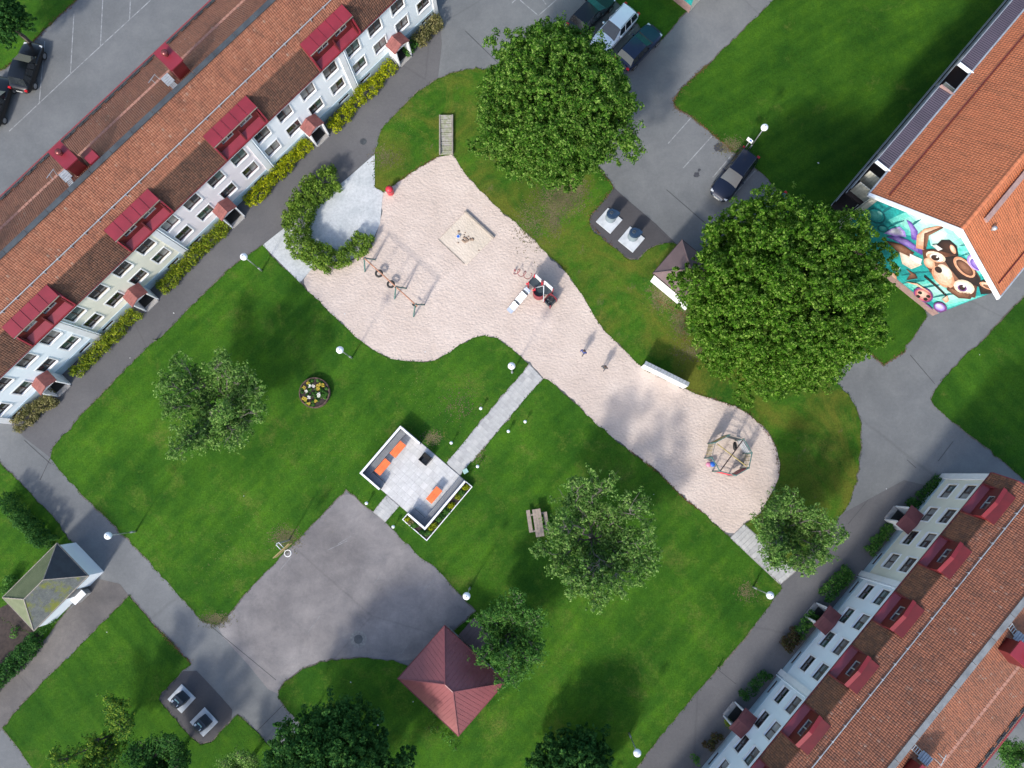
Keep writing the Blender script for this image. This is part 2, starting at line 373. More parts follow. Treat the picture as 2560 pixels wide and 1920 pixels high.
M['leaf_olive'] = leafmat('olive_brown_leaf', [(.15,.15,.05),(.26,.23,.09),(.36,.31,.15)], bigscale=1.5)
M['leaf_brown'] = leafmat('brown_leaf', [(.09,.05,.03),(.12,.09,.04),(.08,.10,.035)], bigscale=1.5)
M['blade'] = leafmat('grass_blade', [(.035,.09,.012),(.06,.14,.018),(.10,.16,.03)], trans=.2)
M['litter2'] = leafmat('bare_dry_bits', [(.16,.12,.075),(.20,.165,.10),(.12,.11,.05),(.17,.17,.06)], trans=.05)
M['litter'] = leafmat('dry_leaf_litter', [(.16,.075,.035),(.24,.13,.06),(.10,.06,.035)], trans=.1)

# ------------------------------------------------------------------ ground, roads, lawns
def wobble(pts, step=.45, amp=.05, seed=0):
    rnd = random.Random(seed); out = []; n = len(pts)
    for i in range(n):
        a, b = pts[i], pts[(i+1) % n]; L = (b-a).length
        k = max(1, min(int(L/step), 90)); nrm = Vector((-(b-a).y, (b-a).x, 0)).normalized() if L > 0 else Vector()
        for j in range(k):
            p = a.lerp(b, j/k)
            out.append(p + nrm*rnd.gauss(0, amp) if j else p + Vector((rnd.gauss(0,amp*.6), rnd.gauss(0,amp*.6), 0)))
    return out
def smooth_poly(pts, it=1):
    for _ in range(it):
        q = []
        for i in range(len(pts)):
            a, b = pts[i], pts[(i+1) % len(pts)]
            q += [a.lerp(b, .25), a.lerp(b, .75)]
        pts = q
    return pts
def sheet(name, poly, z, mat, thick=.03):
    bm = bmesh.new(); vs = [bm.verts.new((p[0], p[1], z)) for p in poly]
    f = bm.faces.new(vs); f.normal_update()
    if f.normal.z < 0: f.normal_flip()
    r = bmesh.ops.extrude_face_region(bm, geom=[f]); 
    for v in [g for g in r['geom'] if isinstance(g, bmesh.types.BMVert)]: pass
    nv = [g for g in r['geom'] if isinstance(g, bmesh.types.BMVert)]
    for v in vs: v.co.z = z - thick
    for v in nv: v.co.z = z
    bmesh.ops.triangulate(bm, faces=bm.faces[:]); bmesh.ops.recalc_face_normals(bm, faces=bm.faces[:])
    me = bpy.data.meshes.new(name); bm.to_mesh(me); bm.free(); me.materials.append(mat)
    o = bpy.data.objects.new(name, me); col.objects.link(o); o['kind'] = 'structure'; return o

g = MB().add([(-900,-900,-.06),(900,-900,-.06),(900,900,-.06),(-900,900,-.06)], [(0,1,2,3)]).build('ground', M['lawn2']); g['kind'] = 'structure'
sheet('road', PL([(-600,-500),(3200,-500),(3200,2500),(-600,2500)]), 0.0, M['asphalt'], .05)

SAND_UP = [(958,480),(979,467),(1010,444),(1049,417),(1099,390),(1134,386),(1149,413),(1172,444),(1211,486),(1257,532),(1280,550),(1319,583),
  (1371,640),(1400,663),(1438,713),(1469,760),(1496,806),(1527,841),(1573,887),(1612,925),(1715,973),(1758,991),(1797,1001),(1840,1016),(1882,1041),
  (1920,1077),(1936,1107),(1947,1145),(1949,1188),(1935,1225),(1900,1285),(1858,1311)]
SAND_LO = [(1826,1344),(1755,1280),(1704,1242),(1650,1184),(1589,1138),(1519,1084),(1457,1026),(1407,981),(1372,950),(1357,945),(1322,910),(1280,871),(1242,846),
  (1211,839),(1180,846),(1138,871),(1095,898),(1057,906),(1006,903),(960,891),(925,871),(879,833),(817,775),(750,707)]
lawnA = [(657,613),(679,640)] + SAND_LO[::-1][:14] + [(1116,1158),(1030,1230),(967,1238),(933,1279),(866,1222),(810,1280),(640,1455),(594,1508),(560,1545),(543,1560),(524,1560),(501,1546),
  (424,1461),(363,1392),(309,1338),(251,1280),(193,1222),(140,1165),(127,1145),(133,1118),(147,1101),(231,1010),(347,891),(424,821),(521,725),(579,669)]
lawnB = [(1149,1190),(1357,945),(1372,950)] + SAND_LO[::-1][16:] + [(1859,1373),(1905,1407),(1950,1458),(1953,1472),(1920,1515),(1874,1577),(1813,1650),(1735,1737),(1689,1793),(1589,1920),(1480,2060),(1300,2300),
  (1120,2200),(960,2040),(860,1925),(752,1809),(712,1764),(698,1743),(698,1727),(713,1704),(756,1673),(802,1656),(856,1648),(902,1645),(968,1650),(1022,1666),(1090,1620),(1165,1552),(1190,1527),
  (1134,1469),(1095,1425),(1041,1384),(1010,1353),(980,1319),(964,1304),(999,1266),(1090,1250)]
SAND = SAND_UP + SAND_LO + [(792,659),(870,660),(930,620),(950,560)]
lawnD = [(324,1490),(247,1565),(174,1643),(108,1704),(8,1820),(77,1913),(260,2150),(700,2300),(900,2120),(800,2010),(690,1882),(640,1828),(594,1787),(528,1855),(501,1861),(478,1843),(409,1766),(397,1747),(405,1731),(476,1660),(440,1619),(386,1565)]
lawnE = [(-500,700),(-20,1140),(0,1157),(58,1215),(130,1290),(200,1380),(230,1440),(110,1600),(0,1545),(-120,1640),(-500,1700)]
lawnF = [(937,386),(945,347),(960,316),(1003,270),(1045,231),(1095,197),(1142,181),(1180,174),(1230,172),(1300,195),(1380,270),(1440,350),(1496,422),(1534,468),(1527,478),(1473,544),(1473,559),(1488,583),(1531,617),(1562,640),
  (1575,650),(1594,650),(1619,623),(1642,613),(1683,609),(1760,640),(1880,750),(1990,860),(2090,956),(2121,987),(2140,1018),(2151,1057),(2152,1103),(2148,1161),(2132,1230),(2109,1280),(2080,1318),(2020,1382),(1975,1432)] + \
  SAND_UP[::-1][:] + [(937,469)]
lawnH = [(1683,251),(1704,220),(1770,162),(1920,15),(2080,-140),(2500,-560),(3200,-560),(3000,-400),(2440,300),(2200,560),(2317,794),(2290,833),(2263,864),(2261,879),(2240,891),(2209,912),(2161,872),(2080,800),(2060,700),(2030,600),(1939,471),(1920,447),(1890,420),(1832,378),(1782,336),(1731,293),(1689,270)]
lawnI = [(3300,-100),(2700,580),(2560,740),(2510,794),(2460,848),(2410,891),(2360,945),(2337,975),(2327,999),(2335,1014),(2383,1057),(2441,1099),(2499,1145),(2560,1200),(2660,1290),(3300,1800)]
lawnJ = [(-500,-600),(420,-600),(260,-80),(193,0),(116,69),(77,112),(35,154),(0,177),(-120,280),(-500,500)]
lawnK = [(1440,-80),(1490,-42),(1560,20),(1639,110),(1662,92),(1708,37),(1800,-60),(1900,-300),(1600,-300)]
LAWNS = [('A', lawnA, 'lawn', 1), ('B', lawnB, 'lawn', 2), ('D', lawnD, 'lawn2', 3), ('E', lawnE, 'lawn', 4), ('F', lawnF, 'lawn_dry', 5), ('H', lawnH, 'lawn_mown', 6), ('I', lawnI, 'lawn2', 7), ('J', lawnJ, 'lawn', 8), ('K', lawnK, 'lawn_mown', 9)]
edges = []
for nm, pts, mt, sdv in LAWNS:
    w = wobble(PL(pts), .4, .045, sdv); edges.append(w)
    sheet('lawn', w, .035, M[mt], .06)
sheet('sand', wobble(smooth_poly(PL(SAND)), .35, .09, 21), .026, M['sand'], .05)
sheet('plaza', PL([(937,386),(937,469),(958,480),(950,560),(925,615),(870,655),(792,659),(750,707),(657,613),(871,444)]), .045, M['plaza'], .06)
sheet('pad', PL([(1534,468),(1527,478),(1473,544),(1473,559),(1488,583),(1531,617),(1562,640),(1575,650),(1594,650),(1619,623),(1642,613),(1690,609),(1640,560),(1560,492)]), .008, M['asphalt_dark'], .05)
sheet('pad', smooth_poly(PL([(476,1660),(405,1731),(395,1748),(409,1768),(478,1845),(501,1863),(530,1857),(594,1789),(540,1728)])), .008, M['asphalt_dark'], .05)
sheet('walkway', PL([(10,1045),(62,1095),(127,1145),(147,1101),(231,1010),(347,891),(424,821),(521,725),(579,669),(657,613),(871,444),(937,386),(945,347),(960,316),(1003,270),(1045,231),(1095,197),(1105,110),(1098,30),(1060,20)]), .004, M['asphalt_walk'], .05)
sheet('court', wobble(smooth_poly(PL([(866,1222),(810,1280),(640,1455),(560,1548),(540,1575),(610,1650),(690,1745),(713,1704),(756,1673),(802,1656),(856,1648),(902,1645),(968,1650),(1090,1650),(1190,1540),(1190,1527),(1134,1469),(1095,1425),(1041,1384),(1010,1353),(933,1279)])), .5, .03, 9), .004, M['asphalt_court'], .05)
sheet('walkway', PL([(2109,1282),(2080,1318),(2020,1382),(1955,1446),(1953,1472),(1920,1515),(1874,1577),(1813,1650),(1735,1737),(1689,1793),(1589,1920),(1480,2060),(1700,2060),(1880,1830),(2080,1570),(2344,1220),(2260,1200)]), .004, M['asphalt_walk'], .05)
sheet('driveway', PL([(324,1492),(300,1460),(240,1445),(200,1500),(90,1600),(-100,1790),(-200,1990),(-60,1900),(8,1820),(108,1704),(247,1565)]), .004, M['asphalt_drive'], .05)
sheet('garden_bed', PL([(-300,1620),(0,1520),(40,1500),(110,1590),(-40,1700),(-300,1900)]), .045, M['soil'], .05)

# thin band of dirt between every lawn and the paving
M['verge'] = pm('edge_dirt', (.15,.13,.11), (.08,.07,.06), 2.5, .95, .3, 25)
for wi, w in enumerate(edges):
    n = len(w); rs_ = random.Random(100+wi); ar = sum(w[i].x*w[(i+1)%n].y-w[(i+1)%n].x*w[i].y for i in range(n)); sg = 1 if ar > 0 else -1
    mb = MB(); vs = []
    ws = [max(.01, .06+.04*math.sin(i*.21+wi)+rs_.gauss(0,.025)) for i in range(n)]
    for i in range(n):
        d = (w[(i+1)%n]-w[i-1]); nr = Vector((d.y, -d.x, 0)).normalized()*sg
        vs += [(w[i].x-nr.x*.05, w[i].y-nr.y*.05, .0105), (w[i].x+nr.x*ws[i], w[i].y+nr.y*ws[i], .0105)]
    mb.add(vs, [(2*i, 2*i+1, 2*((i+1)%n)+1, 2*((i+1)%n)) for i in range(n)])
    mb.build('verge', M['verge'])['kind'] = 'structure'
M['seam'] = pm('tar_seam', (.055,.056,.06), (.04,.04,.043), 3, .7)
M['patch'] = asphalt_material('repair_asphalt', (.07,.07,.075), (.09,.09,.095), stain=.4)
M['scuff'] = pm('pale_scuff', (.22,.22,.225), (.14,.14,.145), 3, .9)
# painted bay lines
def lines(segs, w=.075, z=.0045, name='bay_line', mat='paint'):
    for a, b in segs:
        p, q = P(*a), P(*b); n = Vector((-(q-p).y, (q-p).x, 0)).normalized()*w/2; d = (q-p)
        pts = []; k = max(2, int(d.length/.5))
        up = [p.lerp(q, i/k)+n for i in range(k+1)]; dn = [p.lerp(q, i/k)-n for i in range(k+1)][::-1]
        sheet(name, up+dn, z, M[mat], .004)
lines([((185,35),(176,185)),((257,0),(251,116)),((326,0),(324,48)),((377,0),(176,185)),((176,185),(23,328)),((112,103),(98,257)),((1300,0),(1346,39)),((1346,39),(1390,0)),((1365,11),(1340,-25)),
  ((1729,293),(1670,359)),((1782,338),(1708,420)),((1834,382),(1782,443)),((1888,427),(1830,492)),((1442,35),(1471,1)),((1610,137),(1637,114)),((1572,87),(1584,72)),((1280,8),(1300,-12))])

lines([((2275,887),(2337,960)),((2383,1103),(2345,1153)),((2267,1149),(2290,1170)),((1666,474),(1800,590)),((1560,492),(1683,605)),((1163,77),(1260,172)),((60,1100),(127,1160)),((528,1566),(690,1700)),((460,1440),(540,1570)),((147,1101),(100,1200)),((640,1830),(720,1750)),((1790,1670),(1840,1710)),((2170,1250),(2120,1310))], .045, .0085, 'tar_seam', 'seam')
lines([((845,1360),(878,1340)),((868,1352),(820,1375)),((935,1460),(950,1440)),((1050,1480),(1085,1450)),((700,1425),(728,1392)),((1003,1635),(1020,1610)),((770,1580),(800,1540))], .05, .0095, 'scuff_mark', 'scuff')
for (u, v, r) in ((1797,368,.42),(1742,437,.26),(1748,425,.14),(1800,372,.30)):
    c = P(u, v); rs_ = random.Random(u); pts_ = [c+Vector((math.cos(a)*r*rs_.uniform(.6,1.15), math.sin(a)*r*rs_.uniform(.6,1.15), 0)) for a in [2*PI*i/18 for i in range(18)]]
    sheet('oil_stain', smooth_poly(pts_), .0085+.0005*(u % 7), M['stain'], .004)
# slabs laid as single pieces
def slab_field(parent, a, b, c, d, nx, ny, mat, z0, z1, gap=.012, name='paving_slab', seed=1):
    """a-b one side, d-c the other; nx along a->b, ny a->d"""
    rnd = random.Random(seed)
    ex = (b-a).length/nx; ey = (d-a).length/ny
    prots = []
    for _ in range(5):
        me = MB().box(-ex/2+gap/2, ex/2-gap/2, -ey/2+gap/2, ey/2-gap/2, 0, z1-z0)
        o = me.build(name, mat); prots.append(o.data); bpy.data.objects.remove(o)
    ang = math.atan2((b-a).y, (b-a).x)
    for i in range(nx):
        for j in range(ny):
            u, v = (i+.5)/nx, (j+.5)/ny
            p = a.lerp(b, u).lerp(d.lerp(c, u), v)
            o = bpy.data.objects.new(name, prots[rnd.randrange(5)]); col.objects.link(o); o.parent = parent
            o.location = (p.x, p.y, z0 + rnd.uniform(-.003, .003)); o.rotation_euler = (rnd.uniform(-.004,.004), rnd.uniform(-.004,.004), ang+rnd.uniform(-.004,.004))
def slab_mat(name, cols):
    m, nt, b, v, geo = newmat(name)
    oi = nt.nodes.new('ShaderNodeObjectInfo')
    out = ramp(nt, oi.outputs['Random'], [(i/(len(cols)-1), c) for i, c in enumerate(cols)])
    mp = nt.nodes.new('ShaderNodeMapping'); nt.links.new(v, mp.inputs[0]); nt.links.new(oi.outputs['Random'], mp.inputs['Location'])
    out = mix(nt, .5, out, ramp(nt, noise(nt, mp.outputs[0], 3, 6, .7), [(.3, (.38,.38,.38)), (.65, (.6,.6,.6))]), 'OVERLAY')
    nt.links.new(out, b.inputs['Base Color']); b.inputs['Roughness'].default_value = .85
    bump(nt, b, noise(nt, v, 40, 3, .7), .2, .01); return m
M['pslab'] = slab_mat('path_slab_piece', [(.32,.32,.315),(.40,.40,.39),(.36,.36,.355),(.43,.425,.41)])
M['fslab'] = slab_mat('patio_slab_piece', [(.45,.445,.44),(.52,.515,.51),(.48,.48,.47),(.55,.54,.53)])
base = sheet('path', PL([(1322,908),(1360,948),(1150,1190),(1114,1156)]), .030, M['step'], .05)
slab_field(base, P(1324,912), P(1117,1157), P(1149,1187), P(1356,946), 28, 3, M['pslab'], .028, .062, seed=2)
base = sheet('path', PL([(967,1236),(931,1279),(964,1307),(1000,1266)]), .030, M['step'], .05)
slab_field(base, P(967,1238), P(934,1279), P(964,1304), P(998,1266), 5, 3, M['pslab'], .028, .062, seed=3)
base = sheet('path', PL([(1824,1344),(1860,1309),(1990,1428),(1950,1462)]), .040, M['step'], .06)
slab_field(base, P(1826,1344), P(1952,1458), P(1986,1428), P(1860,1311), 15, 4, M['pslab'], .038, .072, seed=4)

# grass tufts along lawn edges, litter, small stuff
def quads_at(pts, size, mat, name, flat=.5, kind='stuff', parent=None, elong=1.0, zj=0.0):
    pts = np.asarray(pts, float); n = len(pts)
    th = RNG.uniform(0, 2*PI, n); t = RNG.normal(0, flat, n)
    a = np.stack([np.cos(th), np.sin(th), np.zeros(n)], 1)
    nrm0 = np.stack([-np.sin(th), np.cos(th), np.zeros(n)], 1)
    b = nrm0*np.cos(t)[:,None] + np.array([0,0,1.])*np.sin(t)[:,None]
    s = size*RNG.uniform(.6, 1.3, n)[:,None]
    v = np.stack([pts - a*s*elong, pts - b*s*.6, pts + a*s*elong, pts + b*s*.6], 1).reshape(-1, 3)
    q = np.arange(4*n).reshape(n, 4)
    o = numesh(name, v, q, mat, parent)
    if kind: o['kind'] = kind
    return o
tp = []
for w in edges:
    n = len(w)
    for i in range(n):
        a, b = w[i], w[(i+1) % n]
        if max(abs(a.x), abs(b.x)) > 46 or max(abs(a.y), abs(b.y)) > 40: continue
        L = (b-a).length; nr = Vector((-(b-a).y, (b-a).x, 0)).normalized() if L else Vector()
        for _ in range(int(L*16)):
            p = a.lerp(b, random.random()) + nr*random.gauss(0, .05)
            tp.append((p.x, p.y, .05+random.random()*.03))
quads_at(tp, .05, M['blade'], 'edge_grass', .9)
lp = []
def litter(poly, dens, sp):
    q = PL(poly)
    for a, b in zip(q, q[1:]):
        for _ in range(int((b-a).length*dens)):
            p = a.lerp(b, random.random()); r = random.gauss(0, sp)
            lp.append((p.x+r*random.uniform(-1,1), p.y+r*random.uniform(-1,1), .045+random.random()*.02))
litter([(1770,162),(1704,220),(1683,251),(1689,270),(1731,293),(1782,336),(1832,378)], 60, .16)
litter([(193,0),(116,69),(77,112),(35,154),(0,177)], 50, .18)
litter([(1496,422),(1534,468),(1473,544),(1473,559),(1531,617)], 26, .12)
litter([(979,467),(1010,444),(1049,417),(1099,390)], 40, .12)
litter([(1573,1125),(1650,1184),(1704,1242),(1755,1280)], 45, .10)
litter([(1722,972),(1758,991),(1840,1016),(1882,1041),(1936,1107),(1949,1188)], 30, .14)
litter([(386,1565),(440,1619),(478,1658)], 40, .12)
litter([(2161,872),(2209,912),(2261,879)], 40, .14)
litter([(1640,750),(1714,790),(1710,850)], 60, .35)
quads_at(lp, .045, M['litter'], 'leaf_litter', .3)

sc = []
for (u, v) in ((268,1580),(877,1705),(1033,1754),(945,1812),(834,787),(1063,880),(435,783),(862,785),(2448,887),(1285,1020),(1352,1340),(1365,1353),(1475,556),(2215,1222),(1634,1236),(2045,408),(326,895),(610,1240)):
    c = P(u, v); sc.append((c.x, c.y, .06))
quads_at(sc, .07, M['fl_w'], 'paper_scraps', .3)
rs2 = np.random.default_rng(5); dz = []
for (u, v, r, n) in ((1060,960,90,160),(820,1150,100,160),(560,1400,60,120),(620,1300,60,60),(1000,330,40,50),(1680,800,30,40)):
    c = P(u, v); q = rs2.normal(0, r/32.8*.6, (n,2))
    for x, y in q: dz.append((c.x+x, c.y+y, .05))
quads_at(dz, .022, M['straw'], 'straw_bits', .6)
dz = []
for (u, v, rx, ry, n) in ((1400,500,40,30,2600),(1432,470,26,22,1300),(1385,548,14,30,900),(1330,560,30,40,900),(1655,740,22,26,900),(1700,800,16,30,900),(1730,880,30,16,600),(965,395,26,20,500),(540,1548,22,10,700),(1195,1130,14,20,260),(1080,1095,16,12,420),(1865,1480,16,14,300),(1830,365,22,16,700),(1150,1010,30,30,260),(715,1345,22,18,900)):
    c = P(u, v); q = rs2.normal(0, 1, (n,2))
    for x, y in q: dz.append((c.x+x*rx/32.8*.75, c.y+y*ry/32.8*.75, .047))
quads_at(dz, .05, M['litter2'], 'dry_ground_bits', .25)
# manhole covers and stains that are things in the surface
def manhole(u, v, r, label, ring=True):
    t = thing('manhole_cover', P(u, v, .006), random.random(), label, 'manhole cover')
    if ring: MB().tube((0,0,0),(0,0,.006), r*1.9, n=16).build('patch', pm('patch_concrete', (.22,.22,.21), (.13,.13,.13), 5, .9), t)
    mb = MB().tube((0,0,.006),(0,0,.02), r, n=20)
    for k in range(-2, 3): mb.box(-r*.7, r*.7, k*r*.28-.015, k*r*.28+.015, .02, .026)
    mb.build('cover', M['grey_metal'], t)
manhole(896, 1598, .33, 'round iron cover ringed by pale patching in the asphalt court')
manhole(908, 354, .26, 'small iron cover on the dark walkway above the curved hedge', False)

# ------------------------------------------------------------------ foliage
def leaves_on(centers, radii, counts, size, shell=.55, upb=.35, squash=.8):
    C_ = np.repeat(np.asarray(centers, float), counts, 0); Rr = np.repeat(np.asarray(radii, float), counts)
    n = len(C_)
    d = RNG.normal(size=(n, 3)); d /= np.linalg.norm(d, axis=1)[:,None]
    rr = Rr*(shell + (1-shell)*RNG.random(n))*RNG.uniform(.85, 1.12, n)
    p = C_ + d*rr[:,None]*np.array([1,1,squash])
    nrm = d*.9 + np.array([0,0,upb]) + RNG.normal(size=(n,3))*.55
    nrm /= np.linalg.norm(nrm, axis=1)[:,None]
    t = np.cross(nrm, RNG.normal(size=(n,3))); t /= np.linalg.norm(t, axis=1)[:,None]
    b = np.cross(nrm, t); s = (size*RNG.uniform(.55, 1.25, n))[:,None]
    v = np.stack([p-t*s, p-b*s*.55+nrm*s*.12, p+t*s, p+b*s*.55+nrm*s*.12], 1).reshape(-1,3)
    return v
def leaf_obj(name, v, mat, parent=None):
    v = v[:, :].copy(); v[:,2] = np.maximum(v[:,2], .03)
    return numesh(name, v, np.arange(len(v)).reshape(-1,4), mat, parent)

def limb(mb, p, q, r0, r1, seg=5, wob=.12, rnd=random):
    pts = [Vector(p)]
    for i in range(1, seg+1):
        t = i/seg; c = Vector(p).lerp(Vector(q), t); L = (Vector(q)-Vector(p)).length
        if i < seg: c += Vector((rnd.gauss(0,wob), rnd.gauss(0,wob), rnd.gauss(0,wob)))*L*.25
        pts.append(c)
    for i in range(seg):
        ra = r0+(r1-r0)*i/seg; rb = r0+(r1-r0)*(i+1)/seg
        mb.tube(pts[i], pts[i+1], ra, rb, 6, False)
    return pts
def big_tree(u, v, rpx, zc, hz, label, mat, seed, nleaf=80000, size=.15, lobes=150, trunk=.38, lobe_r=(.85,1.45)):
    rnd = random.Random(seed); c = P(u, v, zc); Rm = rpx/F*(H-zc)
    t = thing('tree', (c.x, c.y, .03), 0, label, 'tree')
    mb = MB(); limb(mb, (0,0,0), (0,0,zc*.6), trunk, trunk*.6, 4, .03, rnd)
    for k in range(9):
        a = rnd.uniform(0,2*PI); rr = rnd.uniform(.4,.75)*Rm
        limb(mb, (0,0,zc*rnd.uniform(.3,.6)), (rr*math.cos(a), rr*math.sin(a), zc+rnd.uniform(-.2,.5)*hz), trunk*.4, .05, 6, .1, rnd)
    mb.build('trunk', M['bark_dark'], t)
    ph = [rnd.uniform(0, 2*PI) for _ in range(6)]
    def rad(a): return 1 + .055*math.sin(3*a+ph[0]) + .055*math.sin(5*a+ph[1]) + .05*math.sin(9*a+ph[2]) + .03*math.sin(14*a+ph[3])
    cs, rs = [], []
    for k in range(lobes):
        zt = 1 - (k+rnd.random())/lobes*1.5; a = rnd.uniform(0, 2*PI)
        best = -1
        for _t in range(4):
            a_ = rnd.uniform(0, 2*PI); hr_ = math.sqrt(max(0, 1-max(0,zt)**2)); q_ = (Rm*hr_*math.cos(a_), Rm*hr_*math.sin(a_), zc+zt*hz)
            dm_ = min([(q_[0]-c_[0])**2+(q_[1]-c_[1])**2+(q_[2]-c_[2])**2 for c_ in cs] or [1])
            if dm_ > best: best, a = dm_, a_
        hr = math.sqrt(max(0, 1-min(1,abs(zt))**2.0)) if zt > 0 else (1 - .25*zt*zt)
        lr = rnd.uniform(lobe_r[0]*.6, lobe_r[1]*1.15)
        R1 = (Rm*rad(a)-lr*.75)*max(hr, .08)*rnd.uniform(.84,1.06)
        cs.append((R1*math.cos(a), R1*math.sin(a), zc + zt*hz*rnd.uniform(.82,1.08))); rs.append(lr)
    # second level: little clumps on each lobe
    C2, R2 = [], []
    for (x,y,z), r in zip(cs, rs):
        for _ in range(24):
            d = Vector((rnd.gauss(0,1), rnd.gauss(0,1), rnd.gauss(.35,1))).normalized(); q_ = rnd.uniform(.6,1.05)
            C2.append((x+d.x*r*q_, y+d.y*r*q_, z+d.z*r*q_*.85)); R2.append(rnd.uniform(.13,.30)*r)
    cnt = np.full(len(C2), max(1, int(nleaf/len(C2))))
    J2 = np.asarray(C2) + RNG.normal(0, .14, (len(C2), 3))
    v1 = leaves_on(J2, np.asarray(R2)*1.12, cnt, size, .35, .6)
    # inner foliage filling the crown behind the outer clumps
    d = RNG.normal(size=(nleaf//4, 3)); d /= np.linalg.norm(d, axis=1)[:,None]; d[:,2] = np.abs(d[:,2])*1.0-.1
    ci = d*np.array([Rm*.78, Rm*.78, hz*.70])*RNG.uniform(.75,1,(len(d),1)) + np.array([0,0,zc])
    v2 = leaves_on(ci, np.full(len(ci), .15), 1, size*1.25, .2, .8)
    leaf_obj('crown', np.concatenate([v1, v2]), mat, t)
    return t
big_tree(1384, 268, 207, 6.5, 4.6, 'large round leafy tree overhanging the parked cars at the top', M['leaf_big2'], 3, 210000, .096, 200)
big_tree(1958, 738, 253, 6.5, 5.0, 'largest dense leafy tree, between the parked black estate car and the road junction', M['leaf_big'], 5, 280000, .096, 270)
big_tree(845, 1935, 170, 5, 3.4, 'dark green broad tree at the bottom edge beside the lower road', M['leaf_dark'], 6, 80000, .11, 100)
big_tree(1432, 1935, 108, 2.6, 2.2, 'low rounded dark tree on the lawn at the bottom edge', M['leaf_dark'], 8, 24000, .12, 50, .2, (.6,1.0))
big_tree(5, 45, 62, 4, 3.5, 'dark evergreen tree in the top left corner lawn', M['leaf_dark'], 9, 16000, .10, 40, .2, (.5,.8))

def loose_tree(u, v, rpx, zc, label, mat, seed, nleaf=26000, lobes=None, size=.085, bark='bark', limbs=9, gap=.0):
    """open crown of limbs carrying leaf clumps, bare twigs showing"""
    rnd = random.Random(seed); c = P(u, v, zc); Rm = rpx/F*(H-zc)
    t = thing('tree', (c.x, c.y, .03), rnd.uniform(0,1) if not lobes else 0, label, 'tree')
    mb = MB(); tips = []
    zt = zc*.42; limb(mb, (0,0,0), (.1,-.1,zt), .17, .13, 3, .05, rnd)
    for k in range(limbs):
        a = 2*PI*k/limbs + rnd.uniform(-.3,.3); rr = Rm*rnd.uniform(.55,.98)
        if lobes:
            la, lr = lobes[k % len(lobes)]; a = la + rnd.uniform(-.15,.15); rr = Rm*lr
        ht = zc + rnd.uniform(-.3, 1.0)*(1.1 if rr < Rm*.8 else .5)
        pts = limb(mb, (.1,-.1,zt-rnd.uniform(0,.3)), (rr*.8*math.cos(a), rr*.8*math.sin(a), ht), .075, .025, 6, .22, rnd)
        for q in pts[1:]:
            for _ in range(4):
                b = a + rnd.uniform(-1.2,1.2); L = Rm*rnd.uniform(.16,.38)
                e = q + Vector((math.cos(b)*L, math.sin(b)*L, rnd.uniform(.0,.75)))
                pp = limb(mb, q, e, .026, .010, 4, .25, rnd); tips.append(e); tips.append(pp[2])
                for _2 in range(2):
                    b2 = b + rnd.uniform(-1.2,1.2); e2 = pp[2]+Vector((math.cos(b2)*L*.6, math.sin(b2)*L*.6, rnd.uniform(-.1,.45)))
                    limb(mb, pp[2], e2, .010, .006, 2, .2, rnd); tips.append(e2)
    mb.build('trunk', M[bark], t)
    tips = [q for q in tips if q.length > 0 and (Vector((q.x,q.y)).length > Rm*gap)]
    cs = np.array([[q.x, q.y, q.z+.13] for q in tips]); 
    # longer sprays: several mini clumps strung around each tip
    cs = cs[RNG.random(len(cs)) < .72]; off = RNG.normal(0, .19, (len(cs), 4, 3)); off[:,:,2] *= .6
    c2 = (cs[:,None,:]+off).reshape(-1,3); r2 = RNG.uniform(.13,.30,len(c2))
    cnt = np.full(len(c2), max(1, int(nleaf*1.15/len(c2))))
    leaf_obj('crown', leaves_on(c2, r2, cnt, size, .15, .7), mat, t)
    return t
A_ = lambda x, y: math.atan2(-y, x)
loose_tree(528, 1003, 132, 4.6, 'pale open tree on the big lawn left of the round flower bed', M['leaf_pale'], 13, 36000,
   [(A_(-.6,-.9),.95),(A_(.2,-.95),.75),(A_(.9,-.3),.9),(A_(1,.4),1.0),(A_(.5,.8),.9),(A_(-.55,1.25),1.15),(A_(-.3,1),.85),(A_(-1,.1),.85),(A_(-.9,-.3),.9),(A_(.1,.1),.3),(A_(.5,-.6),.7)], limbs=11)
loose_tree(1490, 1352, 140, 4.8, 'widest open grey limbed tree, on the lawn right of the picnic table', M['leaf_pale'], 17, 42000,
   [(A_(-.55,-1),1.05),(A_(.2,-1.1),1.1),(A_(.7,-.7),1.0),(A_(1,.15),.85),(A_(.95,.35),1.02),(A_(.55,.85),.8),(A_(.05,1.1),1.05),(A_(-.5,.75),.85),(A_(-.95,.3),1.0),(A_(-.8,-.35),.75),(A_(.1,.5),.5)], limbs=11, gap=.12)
loose_tree(1978, 1325, 104, 4.2, 'open tree overhanging the slab path at the lower right tip of the sand', M['leaf_pale'], 19, 30000, size=.08)
loose_tree(1268, 1593, 92, 3.8, 'slender bushy tree leaning over the corner of the red roofed pavilion', M['leaf_mid'], 23, 20000,
   [(A_(.2,-1),1.15),(A_(.8,-.6),1.0),(A_(-.6,-.5),.85),(A_(-.8,.5),.8),(A_(.1,1.2),1.2),(A_(.75,.7),.95),(A_(0,0.1),.4),(A_(.9,.2),.8),(A_(-.1,-.7),.8)], limbs=9, size=.08)
loose_tree(250, 1850, 88, 4.0, 'thin yellow tipped tree on the bottom left lawn', M['leaf_tip'], 29, 15000, [(A_(.3,-1.1),1.1),(A_(.5,-.4),.8),(A_(-.8,.5),1.1),(A_(-.6,1),1.2),(A_(.3,.9),1.0)], limbs=5, size=.08, bark='bark_dark')
loose_tree(400, 1918, 80, 3.6, 'dark leafy tree at the bottom edge right of the yellow tipped tree', M['leaf_dark'], 31, 15000, size=.09, bark='bark_dark')
